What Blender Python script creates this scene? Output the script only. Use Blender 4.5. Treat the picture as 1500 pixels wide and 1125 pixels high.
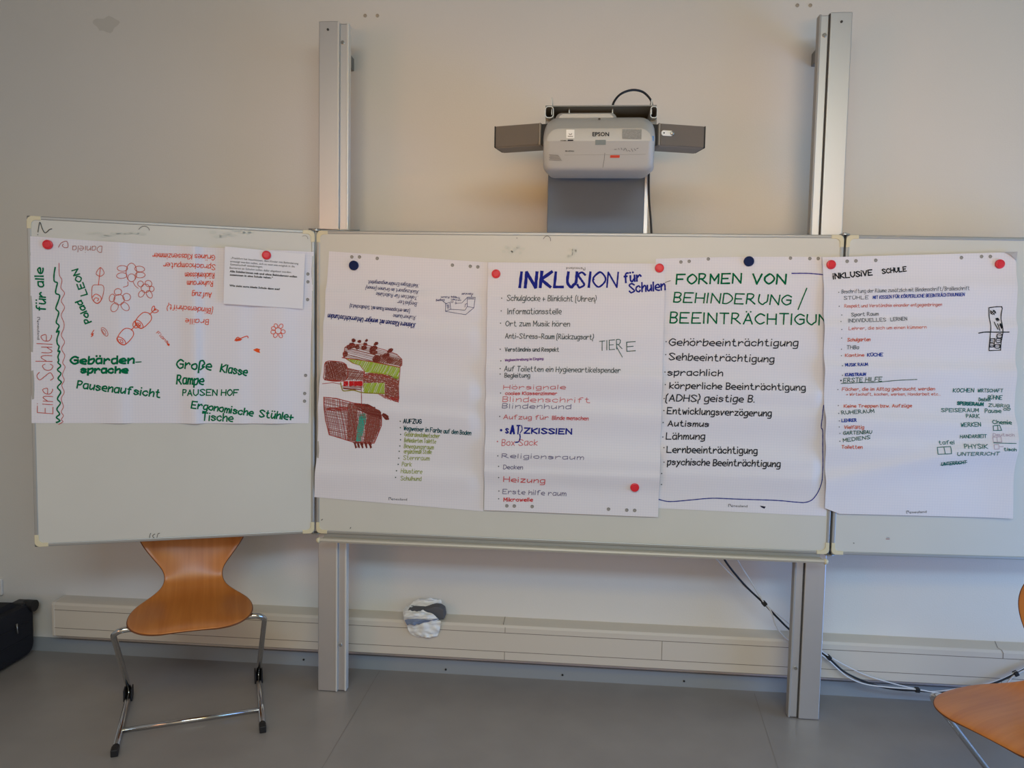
import bpy, math, random
from mathutils import Vector, Matrix, Euler, noise
random.seed(7)
S = bpy.context.scene
COL = S.collection
for o in list(bpy.data.objects): bpy.data.objects.remove(o)

# ------------------------------------------------------------------ camera, world, lights, exposure
CAM_POS = Vector((0.01847, -3.23526, 1.51341)); CAM_ROT = Euler((1.50255, -0.0189, 0.08327), 'XYZ'); FPX = 1108.48
cd = bpy.data.cameras.new('camera'); cam = bpy.data.objects.new('camera', cd); COL.objects.link(cam)
cam.location = CAM_POS; cam.rotation_euler = CAM_ROT
cd.sensor_width = 36; cd.lens = FPX * 36 / 1500; cd.clip_start = 0.05
S.camera = cam
S.view_settings.view_transform = 'Standard'; S.view_settings.look = 'None'
S.view_settings.gamma = 1; S.view_settings.exposure = 0; S.view_settings.use_curve_mapping = False
wd = bpy.data.worlds.new('world'); S.world = wd; wd.use_nodes = True
wd.node_tree.nodes['Background'].inputs[0].default_value = (1.0, 0.967, 0.833, 1)
wd.node_tree.nodes['Background'].inputs[1].default_value = 0.30

def area(name, loc, target, sx, sy, power, color, spread=180):
    l = bpy.data.lights.new(name, 'AREA'); l.shape = 'RECTANGLE'; l.size = sx; l.size_y = sy
    l.energy = power; l.color = color; l.spread = math.radians(spread)
    o = bpy.data.objects.new(name, l); COL.objects.link(o); o.location = loc
    o.rotation_euler = (Vector(target) - Vector(loc)).to_track_quat('-Z', 'Y').to_euler()
    return o
# daylight from the window side (right), added warm and cool overhead fill, added warm fill from the back and left of the room
area('window_daylight', (4.2, -1.9, 1.35), (0.4, 0, 0.9), 2.6, 1.5, 20, (0.35, 0.80, 1.0))
area('window_daylight_low', (4.2, -1.4, 0.55), (0.6, 0, 0.5), 2.6, 0.9, 25.2, (0.143, 0.357, 1.0), 120)
area('overhead_fill', (0.3, -3.4, 3.05), (0.3, -2.6, 0), 3.0, 0.5, 24.7, (1.0, 0.708, 0.097))
area('overhead_fill', (0.3, -4.3, 2.9), (0.3, -1.6, 0), 3.0, 0.5, 42.8, (0.505, 0.753, 1.0), 150)
area('warm_fill', (0.5, -4.4, 1.5), (0.5, 0, 2.2), 3.4, 0.3, 2.4, (1.0, 0.525, 0.15), 30)
area('warm_fill', (0.5, -5.0, 1.3), (0.5, 0, 1.2), 5.0, 2.0, 14.25, (1.0, 0.61, 0.21))
area('warm_fill', (-3.4, -4.0, 1.6), (0.6, 0, 2.0), 1.6, 1.0, 7.2, (1.0, 0.417, 0.167), 90)

# ------------------------------------------------------------------ pixel measurements of the photograph -> world points on known planes
CR = CAM_ROT.to_matrix()
def ray(px, py): return CR @ Vector(((px - 750) / FPX, -(py - 562.5) / FPX, -1))
def hit(px, py, O, n):
    d = ray(px, py); return CAM_POS + d * ((O - CAM_POS).dot(n) / d.dot(n))
def W(px, py, Y=0.0): return hit(px, py, Vector((0, Y, 0)), Vector((0, 1, 0)))
def FL(px, py, Z=0.0): return hit(px, py, Vector((0, 0, Z)), Vector((0, 0, 1)))

# ------------------------------------------------------------------ materials
def lin(c): return tuple((v / 255 / 12.92) if v / 255 <= .04045 else ((v / 255 + .055) / 1.055) ** 2.4 for v in c) + (1,)
def mat(name, rgb, rough=.6, metal=0, bump=0, bscale=200, var=0, vscale=3, spec=.5, coat=0, trans=0):
    m = bpy.data.materials.new(name); m.use_nodes = True; nt = m.node_tree; b = nt.nodes['Principled BSDF']
    b.inputs['Base Color'].default_value = lin(rgb); b.inputs['Roughness'].default_value = rough
    b.inputs['Metallic'].default_value = metal; b.inputs['Specular IOR Level'].default_value = spec
    b.inputs['Coat Weight'].default_value = coat; b.inputs['Coat Roughness'].default_value = .15
    tc = nt.nodes.new('ShaderNodeTexCoord')
    if var:
        n = nt.nodes.new('ShaderNodeTexNoise'); n.inputs['Scale'].default_value = vscale; n.inputs['Detail'].default_value = 5
        r = nt.nodes.new('ShaderNodeValToRGB'); L = lin(rgb)
        r.color_ramp.elements[0].color = tuple(v * (1 - var) for v in L[:3]) + (1,); r.color_ramp.elements[0].position = .3
        r.color_ramp.elements[1].color = tuple(min(1, v * (1 + var)) for v in L[:3]) + (1,); r.color_ramp.elements[1].position = .7
        nt.links.new(tc.outputs['Object'], n.inputs['Vector']); nt.links.new(n.outputs['Fac'], r.inputs[0]); nt.links.new(r.outputs[0], b.inputs['Base Color'])
    if bump:
        n = nt.nodes.new('ShaderNodeTexNoise'); n.inputs['Scale'].default_value = bscale; n.inputs['Detail'].default_value = 3
        bp = nt.nodes.new('ShaderNodeBump'); bp.inputs['Strength'].default_value = bump; bp.inputs['Distance'].default_value = .002
        nt.links.new(tc.outputs['Object'], n.inputs['Vector']); nt.links.new(n.outputs['Fac'], bp.inputs['Height']); nt.links.new(bp.outputs[0], b.inputs['Normal'])
    return m
M = {}
M['wall'] = mat('wall_paint', (222, 219, 214), .9, bump=.25, bscale=160, var=.02, vscale=1.5)
M['ceiling'] = mat('ceiling_paint', (168, 164, 156), .9)
M['floor'] = mat('linoleum', (152, 146, 143), .32, bump=.05, bscale=300, var=.06, vscale=5)
M['base'] = mat('grey_baseboard', (150, 156, 162), .6)
M['board'] = mat('whiteboard_enamel', (212, 211, 204), .45, var=.03, vscale=2.2)
M['alu'] = mat('anodised_aluminium', (172, 173, 172), .42, .45)
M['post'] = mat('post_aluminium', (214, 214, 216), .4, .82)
M['postedge'] = mat('post_bright_edge', (226, 226, 224), .35, .3)  # pale tone for edge strips; on the left post a painted highlight
M['groove'] = mat('dark_groove', (70, 68, 66), .7)
M['cream'] = mat('cream_plastic', (222, 212, 180), .5)
M['chrome'] = mat('chrome', (210, 210, 210), .12, 1)
M['steel'] = mat('steel', (170, 170, 168), .3, .8)
M['trunk'] = mat('trunking_plastic', (214, 205, 192), .5)
M['line'] = mat('joint_line', (128, 118, 108), .8)
M['woodstrip'] = mat('brown_strip', (105, 88, 78), .8)
M['black'] = mat('black_plastic', (24, 24, 27), .5)
M['cableb'] = mat('black_cable', (22, 24, 32), .5)
M['cablew'] = mat('white_cable', (214, 216, 222), .45)
M['cableg'] = mat('grey_cable', (150, 150, 152), .5)
M['red'] = mat('red_magnet', (226, 38, 54), .35)
M['navy'] = mat('navy_magnet', (20, 36, 82), .6, spec=.15)
M['bag'] = mat('black_fabric', (20, 21, 28), .9, bump=.5, bscale=500)
M['proj'] = mat('projector_plastic', (182, 182, 181), .42)
M['projg'] = mat('projector_grey', (160, 160, 160), .5)
M['column'] = mat('grey_lacquer', (100, 116, 136), .5)
M['mount'] = mat('mount_metal', (128, 129, 129), .5, .2)
M['spk'] = mat('speaker_cloth', (112, 105, 99), .85, bump=.6, bscale=900)
M['spkside'] = mat('speaker_side', (140, 134, 126), .6)
M['label'] = mat('grey_sticker', (138, 140, 141), .7, var=.15, vscale=220)
M['white'] = mat('white_sticker', (236, 236, 234), .5)
M['ir'] = mat('sensor_window', (130, 140, 142), .3)
M['redl'] = mat('red_sticker', (205, 70, 50), .6)
M['blue'] = mat('blue_wrapper', (124, 138, 166), .6)
M['tissue'] = mat('tissue', (235, 236, 236), .8, bump=.5, bscale=60)
M['felt'] = mat('dark_grey_foam', (92, 92, 97), .85)
M['hole'] = mat('punched_hole', (150, 146, 142), .8)
M['stain'] = mat('wall_stain', (207, 204, 198), .95)
M['mark'] = mat('smudge', (186, 194, 188), .6)

def paper_mat():
    m = bpy.data.materials.new('ruled_paper'); m.use_nodes = True; nt = m.node_tree; b = nt.nodes['Principled BSDF']
    b.inputs['Roughness'].default_value = .8; b.inputs['Specular IOR Level'].default_value = .2
    uv = nt.nodes.new('ShaderNodeUVMap'); sp = nt.nodes.new('ShaderNodeSeparateXYZ'); nt.links.new(uv.outputs[0], sp.inputs[0])
    outs = []
    for ax in (0, 1):
        a = nt.nodes.new('ShaderNodeMath'); a.operation = 'MULTIPLY'; a.inputs[1].default_value = 1 / .01; nt.links.new(sp.outputs[ax], a.inputs[0])
        f = nt.nodes.new('ShaderNodeMath'); f.operation = 'FRACT'; nt.links.new(a.outputs[0], f.inputs[0])
        l = nt.nodes.new('ShaderNodeMath'); l.operation = 'LESS_THAN'; l.inputs[1].default_value = .09; nt.links.new(f.outputs[0], l.inputs[0]); outs.append(l)
    mx = nt.nodes.new('ShaderNodeMath'); mx.operation = 'MAXIMUM'; nt.links.new(outs[0].outputs[0], mx.inputs[0]); nt.links.new(outs[1].outputs[0], mx.inputs[1])
    mix = nt.nodes.new('ShaderNodeMix'); mix.data_type = 'RGBA'; nt.links.new(mx.outputs[0], mix.inputs[0])
    mix.inputs[6].default_value = lin((234, 231, 238)); mix.inputs[7].default_value = lin((224, 223, 233)); nt.links.new(mix.outputs[2], b.inputs['Base Color'])
    return m
M['paper'] = paper_mat()
M['a4'] = mat('printer_paper', (236, 235, 240), .8, spec=.2)

def wood_mat():
    m = bpy.data.materials.new('beech_veneer'); m.use_nodes = True; nt = m.node_tree; b = nt.nodes['Principled BSDF']
    tc = nt.nodes.new('ShaderNodeTexCoord'); mp = nt.nodes.new('ShaderNodeMapping'); mp.inputs['Scale'].default_value = (26, 1.2, 1.2)
    n = nt.nodes.new('ShaderNodeTexNoise'); n.inputs['Scale'].default_value = 1.6; n.inputs['Detail'].default_value = 6; n.inputs['Distortion'].default_value = .6
    r = nt.nodes.new('ShaderNodeValToRGB'); r.color_ramp.elements[0].color = lin((186, 110, 46)); r.color_ramp.elements[1].color = lin((203, 128, 60))
    r.color_ramp.elements[0].position = .3; r.color_ramp.elements[1].position = .7
    nt.links.new(tc.outputs['Object'], mp.inputs[0]); nt.links.new(mp.outputs[0], n.inputs['Vector']); nt.links.new(n.outputs['Fac'], r.inputs[0]); nt.links.new(r.outputs[0], b.inputs['Base Color'])
    b.inputs['Roughness'].default_value = .38; b.inputs['Coat Weight'].default_value = .3; b.inputs['Coat Roughness'].default_value = .25
    return m
M['wood'] = wood_mat()
M['woodedge'] = mat('plywood_edge', (120, 70, 35), .6)
_ink = {}
def ink(rgb):
    if rgb not in _ink: _ink[rgb] = mat('ink_%02x%02x%02x' % rgb, rgb, .8, spec=.1)
    return _ink[rgb]

# ------------------------------------------------------------------ mesh helpers
def catmull(pts, n=6, closed=False):
    P = [Vector(p) for p in pts]; out = []
    if len(P) < 3 and not closed: return P
    N = len(P)
    for i in range(N if closed else N - 1):
        if closed: a, b, c, d = P[i - 1], P[i], P[(i + 1) % N], P[(i + 2) % N]
        else: a, b, c, d = P[max(i - 1, 0)], P[i], P[i + 1], P[min(i + 2, N - 1)]
        for k in range(n):
            t = k / n
            out.append(.5 * ((2 * b) + (c - a) * t + (2 * a - 5 * b + 4 * c - d) * t * t + (3 * b - a - 3 * c + d) * t ** 3))
    out.append(P[0].copy() if closed else P[-1].copy())
    return out

class MB:
    def __init__(s): s.v = []; s.f = []; s.m = []; s.uv = None
    def add(s, vs, fs, mi=0):
        o = len(s.v); s.v += [Vector(v) for v in vs]; s.f += [tuple(o + i for i in f) for f in fs]; s.m += [mi] * len(fs); return s
    def box(s, a, b, mi=0, T=None):
        (x0, y0, z0), (x1, y1, z1) = a, b
        vs = [Vector(p) for p in ((x0, y0, z0), (x1, y0, z0), (x1, y1, z0), (x0, y1, z0), (x0, y0, z1), (x1, y0, z1), (x1, y1, z1), (x0, y1, z1))]
        if T: vs = [T @ v for v in vs]
        return s.add(vs, [(0, 3, 2, 1), (4, 5, 6, 7), (0, 1, 5, 4), (1, 2, 6, 5), (2, 3, 7, 6), (3, 0, 4, 7)], mi)
    def loft(s, rings, cap=True, mi=0, closed=True):
        n = len(rings[0]); vs = [p for r in rings for p in r]; fs = []
        for i in range(len(rings) - 1):
            for j in range(n if closed else n - 1):
                k = (j + 1) % n; fs.append((i * n + j, i * n + k, (i + 1) * n + k, (i + 1) * n + j))
        if cap: fs += [tuple(range(n))[::-1], tuple((len(rings) - 1) * n + j for j in range(n))]
        return s.add(vs, fs, mi)
    def tube(s, pts, r, seg=10, mi=0, cap=True):
        P = [Vector(p) for p in pts]; rings = []; N = None
        for i, p in enumerate(P):
            t = (P[min(i + 1, len(P) - 1)] - P[max(i - 1, 0)]).normalized()
            if N is None: N = t.orthogonal().normalized()
            N = (N - t * N.dot(t)).normalized(); B = t.cross(N)
            rr = r[i] if isinstance(r, list) else r
            rings.append([p + (N * math.cos(2 * math.pi * k / seg) + B * math.sin(2 * math.pi * k / seg)) * rr for k in range(seg)])
        return s.loft(rings, cap, mi)
    def lathe(s, O, n, prof, seg=24, mi=0):
        n = Vector(n).normalized(); u = n.orthogonal().normalized(); w = n.cross(u); O = Vector(O)
        return s.loft([[O + n * h + (u * math.cos(2 * math.pi * k / seg) + w * math.sin(2 * math.pi * k / seg)) * max(r, 1e-5) for k in range(seg)] for r, h in prof], True, mi)
    def prism(s, poly, vec, mi=0):
        a = [Vector(p) for p in poly]; return s.loft([a, [p + Vector(vec) for p in a]], True, mi)

OFF = {}
def build(name, mb, mats, parent=None, smooth=False, bevel=0, origin=None, sub=0, recalc=True):
    off = OFF.get(parent.name, Vector()) if parent else Vector(origin or (0, 0, 0))
    me = bpy.data.meshes.new(name); me.from_pydata([v - off for v in mb.v], [], mb.f)
    ms = mats if isinstance(mats, (list, tuple)) else [mats]
    for m in ms: me.materials.append(m)
    for p, i in zip(me.polygons, mb.m): p.material_index = i
    if mb.uv:
        l = me.uv_layers.new(name='UVMap')
        for lp in me.loops: l.data[lp.index].uv = mb.uv[lp.vertex_index]
    if recalc:
        import bmesh
        b = bmesh.new(); b.from_mesh(me); bmesh.ops.recalc_face_normals(b, faces=b.faces); b.to_mesh(me); b.free()
    if smooth:
        for p in me.polygons: p.use_smooth = True
        if smooth is not True:
            import bmesh
            b = bmesh.new(); b.from_mesh(me)
            for e in b.edges:
                if len(e.link_faces) == 2 and e.calc_face_angle(0) > smooth: e.smooth = False
            b.to_mesh(me); b.free()
    o = bpy.data.objects.new(name, me); COL.objects.link(o)
    if parent: o.parent = parent; OFF[o.name] = off
    else: o.location = off; OFF[o.name] = off
    if bevel:
        md = o.modifiers.new('bevel', 'BEVEL'); md.width = bevel; md.segments = 2; md.limit_method = 'ANGLE'
    if sub:
        md = o.modifiers.new('sub', 'SUBSURF'); md.levels = sub; md.render_levels = sub
    return o
def tag(o, label=None, cat=None, group=None, kind=None):
    for k, v in (('label', label), ('category', cat), ('group', group), ('kind', kind)):
        if v: o[k] = v
    return o
def thing(name, label, cat, loc=(0, 0, 0), group=None):
    o = bpy.data.objects.new(name, None); COL.objects.link(o); o.location = loc; o.empty_display_size = .1
    OFF[o.name] = Vector(loc); return tag(o, label, cat, group)

# ------------------------------------------------------------------ room
tag(build('floor', MB().box((-3.7, -5.2, -.1), (4.6, .1, 0)), M['floor']), kind='structure')
tag(build('wall_back', MB().box((-3.7, 0, 0), (4.6, .12, 3.2)), M['wall']), kind='structure')
tag(build('wall_left', MB().box((-3.8, -5.2, 0), (-3.7, .12, 3.2)), M['wall']), kind='structure')
tag(build('ceiling', MB().box((-3.7, -5.2, 3.2), (4.6, .12, 3.3)), M['ceiling']), kind='structure')
bb = MB().box((-3.7, -.012, 0), (4.6, 0, .062))
for x in (445, 653, 824, 1002):
    p = W(x, {445: 966, 653: 980.5, 824: 988.5, 1002: 997.5}[x], -.012); bb.lathe(p, (0, -1, 0), [(.0045, 0), (.0045, .003), (.002, .004)], 10, 1)
tag(build('baseboard_back', bb, [M['base'], M['black']]), kind='structure')
sm = MB()
for px in ((1105, 1016, 1119, 1060), (556, 983, 540, 1010)):
    a, b = FL(px[0], px[1]), FL(px[2], px[3]); d = (b - a); n = Vector((-d.y, d.x, 0)).normalized() * .0012; e = a + d * 8
    sm.add([a - n + Vector((0, 0, .0006)), a + n + Vector((0, 0, .0006)), e + n + Vector((0, 0, .0006)), e - n + Vector((0, 0, .0006))], [(0, 1, 2, 3)])
tag(build('trim_1', sm, mat('floor_seam', (140, 133, 129), .5)), kind='structure')
for nm, px, lb in (('wall_plug', (535, 23), 'left wall plug above the gap beside the left post'), ('wall_plug', (553, 23), 'right wall plug of the pair near the left post'),
                   ('wall_plug', (1168, 8), 'left wall plug of the pair at the upper right'), ('wall_plug', (1187, 8), 'right wall plug of the pair beside the right post top')):
    p = W(*px)
    o = build(nm, MB().lathe(p, (0, -1, 0), [(.0075, 0), (.0075, .002), (.005, .003), (.004, .001)], 14), [mat('plug_plastic', (175, 165, 150), .7)], origin=p, smooth=.6)
    tag(o, 'small round grey ' + lb, 'wall plug', 'screw plugs in the wall')
st = MB(); p = W(156, 36); st.add([p + Vector((.055 * math.cos(a) * (1 + .25 * math.sin(3 * a)), -.0006, .032 * math.sin(a) * (1 + .2 * math.cos(5 * a)))) for a in [k * .2618 for k in range(24)]], [tuple(range(24))])
tag(build('trim_2', st, M['stain']), kind='structure')
p = W(0, 859)
t = thing('wall_socket', 'white wall socket low on the wall above the black suitcase', 'socket', (p.x - .02, 0, p.z))
build('cover_plate', MB().box((p.x - .062, -.014, p.z - .04), (p.x + .018, 0, p.z + .04)), mat('socket_white', (225, 222, 216), .45), t, bevel=.006)
build('insert', MB().lathe((p.x - .022, -.014, p.z), (0, -1, 0), [(.024, 0), (.024, .002), (.02, .002), (.019, -.008)], 20), mat('socket_inner', (205, 202, 196), .5), t, smooth=.6)

# ------------------------------------------------------------------ posts
def post(sgn, label, scr, ztop):
    xo, xm, xi = 1.019 * sgn, .940 * sgn, .901 * sgn
    t = thing('guide_post', label, 'post', (.96 * sgn, -.2, 0), 'aluminium posts carrying the board')
    a, b = sorted((xo, xm)); build('main_profile', MB().box((a, -.237, .002), (b, -.165, ztop)), M['post'], t, bevel=.003)
    a, b = sorted((xm - .0035 * sgn, xi)); build('side_rail', MB().box((a, -.231, .004), (b, -.197, ztop - .008)), M['post'], t, bevel=.004)
    a, b = sorted((xm + .002 * sgn, xm - .0035 * sgn)); build('groove', MB().box((a, -.2335 if sgn > 0 else -.2405, .003), (b, -.18, ztop - .004)), M['groove'] if sgn > 0 else M['postedge'], t)  # step edge: painted as a highlight on the left post, dark on the right
    a, b = sorted((xi - .001 * sgn, xi + .007 * sgn)); build('edge_strip', MB().box((a, -.2325, .003), (b, -.198, ztop - .006)), M['projg'] if sgn > 0 else M['postedge'], t, bevel=.002)  # rounded edge: highlight painted in the pale tone, left post only
    for px in scr:
        q = W(px[0], px[1], -.237 if px[2] else -.231)
        build('screw', MB().lathe(q, (0, -1, 0), [(px[3], -.001), (px[3], .004), (px[3] * .8, .0055), (px[3] * .4, .0055), (px[3] * .35, .003)], 14), M['steel'] if not px[2] else M['groove'], t, smooth=.6)
    far = W(518.8, 95, 0).x if sgn < 0 else W(1188.4, 88, 0).x
    z1, z0 = (W(518.8, 86.5, 0).z, W(518.8, 104.7, 0).z) if sgn < 0 else (W(1188.4, 79.3, 0).z, W(1188.4, 98, 0).z)
    a, b = sorted((far, 1.0 * sgn)); build('wall_bracket', MB().box((a, -.168, z0), (b, 0, z1)), M['mount'], t, bevel=.002)
    return t
post(-1, 'tall aluminium board post left of the projector, behind the hinge of the left wing', [(480.5, 43.5, 1, .0045), (502, 62.5, 0, .007), (499, 944.5, 0, .007)], 2.723)
post(1, 'tall aluminium board post right of the projector, with black cable passing behind it', [(1232.5, 32, 1, .0045), (1207.5, 52, 0, .008), (1165.5, 978.5, 0, .007)], 2.728)

# ------------------------------------------------------------------ whiteboard with two wings
ZB, ZT, YB = .680, 1.902, -.2674
class Plane:
    def __init__(s, O, ang):   # O = hinge point on the front face, u runs along the panel, n towards the room
        s.O = Vector(O); s.u = Vector((math.cos(ang), math.sin(ang), 0)); s.z = Vector((0, 0, 1)); s.n = Vector((math.sin(ang), -math.cos(ang), 0))
    def P(s, a, z, d=0): return s.O + s.u * a + s.z * z + s.n * d
    def T(s): return Matrix(((s.u.x, -s.n.x, 0, s.O.x), (s.u.y, -s.n.y, 0, s.O.y), (0, 0, 1, s.O.z), (0, 0, 0, 1)))
WA, RA = .34897, .04844
PL_C = Plane((-1.02, YB, 0), 0)
PL_L = Plane((-1.02 - 1.014 * math.cos(WA), YB - 1.014 * math.sin(WA), 0), WA)
PL_R = Plane((1.02, YB, 0), RA)
wb = thing('whiteboard', 'wide three part whiteboard with two hinged wings, hung on the posts', 'whiteboard', (0, YB, ZB))
def quarter_cap(T, x, z, sx, sz, L=.046, w=.0145, th=.031):
    # L shaped rounded corner cap, inner corner filleted
    pts = []
    R = .018
    for k in range(7):
        a = math.pi + k * math.pi / 12; pts.append((R + R * math.cos(a), R + R * math.sin(a)))
    pts += [(L, 0), (L, w)]
    r2 = .016
    for k in range(7):
        a = -math.pi / 2 - k * math.pi / 12; pts.append((w + r2 + r2 * math.cos(a), w + r2 + r2 * math.sin(a)))
    pts += [(w, L), (0, L)]
    vs = [(x + sx * p[0], -.0035, z + sz * p[1]) for p in pts]
    return [T @ Vector(v) for v in vs], (T.to_3x3() @ Vector((0, th, 0)))
def panel(name, pl, x0, x1, label, caps):
    T = pl.T(); fw = .013
    pn = build(name, MB().box((x0 + .006, 0, ZB + .006), (x1 - .006, .022, ZT - .006), T=T), M['board'], wb); pn['label'] = label
    for nm, a, b in (('frame_rail', (x0, -.0025, ZT - fw), (x1, .026, ZT)), ('frame_rail', (x0, -.0025, ZB), (x1, .026, ZB + fw)),
                     ('frame_rail', (x0, -.0025, ZB), (x0 + fw, .026, ZT)), ('frame_rail', (x1 - fw, -.0025, ZB), (x1, .026, ZT))):
        build(nm, MB().box(a, b, T=T), M['alu'], pn, bevel=.003)
    for (sx, sz) in caps:
        vs, ev = quarter_cap(T, x0 if sx > 0 else x1, ZB if sz > 0 else ZT, sx, sz)
        build('corner_cap', MB().prism(vs, ev), M['cream'], pn, bevel=.0015)
    return pn
G = .004
pC = panel('center_panel', PL_C, G, 2.04 - G, 'wide middle panel of the whiteboard', [(1, 1), (1, -1), (-1, 1), (-1, -1)])
pL = panel('wing_panel', PL_L, 0, 1.014 - G, 'left wing swung a little towards the room', [(1, 1), (1, -1), (-1, 1), (-1, -1)])
pR = panel('wing_panel', PL_R, G, 1.016, 'right wing running out of the picture', [(1, 1), (1, -1), (-1, 1), (-1, -1)])
for x, lb in ((-1.02, 0), (1.02, 0)):
    for z, s in ((ZT, 1), (ZB, -1)):
        h = MB(); h.lathe((x, YB + .008, z - .001 * s), (0, 0, s), [(.020, 0), (.020, .004), (.015, .0065), (.006, .007), (.006, .010), (.001, .011)], 20)
        build('hinge', h, M['steel'], wb, smooth=.6)
build('top_rod', MB().tube([W(452, 335.5, YB + .01), W(527, 337.2, YB + .01)], .0022, 8), M['steel'], wb, smooth=True)
# pen tray
tr = build('pen_tray', MB().box((-.985, -.262, .664), (.985, -.236, .684)), M['alu'], wb)
prof = [(-.262, .655), (-.318, .658), (-.330, .661), (-.333, .668), (-.330, .674), (-.322, .676), (-.318, .669), (-.262, .666)]
build('tray_rail', MB().prism([(-.983, y, z) for y, z in prof], (1.968, 0, 0)), mat('champagne_aluminium', (196, 190, 178), .45, .2), tr, smooth=.7)
for s in (-1, 1):
    e = MB(); e.tube([(s * .981, -.323, .667), (s * .990, -.323, .667), (s * .996, -.323, .667)], [.0105, .0105, .006], 12)
    build('end_cap', e, M['cream'], tr, smooth=True)

# ------------------------------------------------------------------ sheets of paper and their writing
class Sheet:
    def __init__(s, pl, off, corners, bands, seed, amp=.0025, taper=()):
        s.taper = taper; s.pl, s.off, s.bands, s.seed, s.amp = pl, off, bands, seed, amp
        s.O = pl.O + pl.n * off; s.c = [s.local(*c) for c in corners]
    def local(s, px, py):
        p = hit(px, py, s.O, s.pl.n); d = p - s.O; return (d.dot(s.pl.u), d.z)
    def w(s, a, z):
        h = 0
        for (ax, pos, tilt, A, wd) in s.bands:   # soft creases: ax 0 runs vertically, 1 horizontally
            d = (a - pos - tilt * z) if ax == 0 else (z - pos - tilt * a)
            h += 3.4 * A * (math.exp(-(d / wd) ** 2) if d > 0 else math.exp(-(d / (wd * 2.1)) ** 2))   # a fold is steeper on one side
        for side, px in s.taper:   # lies flat where another sheet covers it
            t = max(0, min(1, side * (a - s.c[px][0]) / .07)); h *= .25 + .75 * t * t * (3 - 2 * t)
        q = Vector((a * 5.5 + s.seed * 7.1, z * 9 + s.seed * 3.3, s.seed))
        return h + s.amp * (.55 + .9 * noise.noise(q) + .28 * noise.noise(q * 2.7))
    def at(s, a, z, d=0): return s.O + s.pl.u * a + s.pl.z * z + s.pl.n * (max(s.w(a, z), 0) + d)
    def px(s, x, y, d=.0013): return s.at(*s.local(x, y), d)
    def mesh(s, nu, nv, top=None, bot=None):
        mb = MB(); mb.uv = []; tl, tR, br, bl = s.c; vs = []
        for j in range(nv + 1):
            v = j / nv
            for i in range(nu + 1):
                u = i / nu
                a = (tl[0] * (1 - u) + tR[0] * u) * (1 - v) + (bl[0] * (1 - u) + br[0] * u) * v
                z = (tl[1] * (1 - u) + tR[1] * u) * (1 - v) + (bl[1] * (1 - u) + br[1] * u) * v
                if top: z += top(u) * (1 - v)
                if bot: z += bot(u) * v
                vs.append(s.at(a, z)); mb.uv.append((a, z))
        fs = [(j * (nu + 1) + i, (j + 1) * (nu + 1) + i, (j + 1) * (nu + 1) + i + 1, j * (nu + 1) + i + 1) for j in range(nv) for i in range(nu)]
        return mb.add(vs, fs)

GL = {
 'A': '022842 1434', 'B': '0208 ~0828372505 ~052534332202', 'C': '~472806042243', 'D': '0208 ~082846442202', 'E': '48080242 0535', 'F': '0208 0848 0535',
 'G': '~472806042243 43452545', 'H': '0802 4842 0545', 'I': '0802', 'J': '38 ~3833220304', 'K': '0802 480542', 'L': '080242', 'M': '0208244842', 'N': '02084842'.replace('084842', '084248'),
 'O': '~280604224446280605', 'P': '0208 ~0828372505', 'Q': '~2806042244462806 2441', 'R': '0208 ~0828372505 1542', 'S': '~472807254322120', 'T': '0848 2822', 'U': '~080422334448', 'V': '082248',
 'W': '0812263248', 'X': '0842 4802', 'Y': '0825 482522', 'Z': '08480242',
 'a': '~36160503123334 3632', 'b': '0802 ~05263634220203', 'c': '~352605032233', 'd': '~36160503123334 3832', 'e': '~0434352605032232', 'f': '~38281712 0626', 'g': '~36160503123334 ~36312000',
 'h': '0802 ~04263532', 'i': '0602 0808', 'j': '~161100 1818', 'k': '0802 360432', 'l': '0802', 'm': '0602 ~04162522 ~24364542', 'n': '0602 ~04263532', 'o': '~2605032233352605',
 'p': '0600 ~05263634220203', 'q': '~36160503123334 3630', 'r': '0602 ~042635', 's': '~35160524331203', 't': '~18132232 0626', 'u': '~0603122334 3632', 'v': '061236', 'w': '0612253246',
 'x': '0632 3602', 'y': '0623 3600', 'z': '06360232', 'ß': '~000718283625243412', '.': '0202', ',': '1201', '-': '0434', '+': '0434 1612', '(': '~1907040211'.replace('0211', '0110'), ')': '~0917141301'.replace('141301', '140300'),
 '/': '0149', ':': '0202 0505', '>': '0434 253423', '=': '0333 0535', '1': '061812 ', '5': '380805 ~052634220203', '*': '0636 1513 0533'}
GL['S'] = '~4728072543221203'
for b, u in (('a', 'ä'), ('o', 'ö'), ('u', 'ü')): GL[u] = GL[b] + ' 0808 2828'
for b, u in (('A', 'Ä'), ('O', 'Ö'), ('U', 'Ü')): GL[u] = GL[b] + ' 1919 3939'.replace('3939', '3939')
_g = {}
def glyph(ch):
    if ch not in _g:
        st = []; w = 0
        for tok in GL[ch].split():
            sm = tok[0] == '~'; d = tok.lstrip('~'); P = [Vector((int(d[i]), int(d[i + 1]) - 2, 0)) for i in range(0, len(d) - 1, 2)]
            w = max(w, max(p.x for p in P)); st.append(catmull(P, 4) if sm else P)
        _g[ch] = (st, w)
    return _g[ch]

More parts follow.
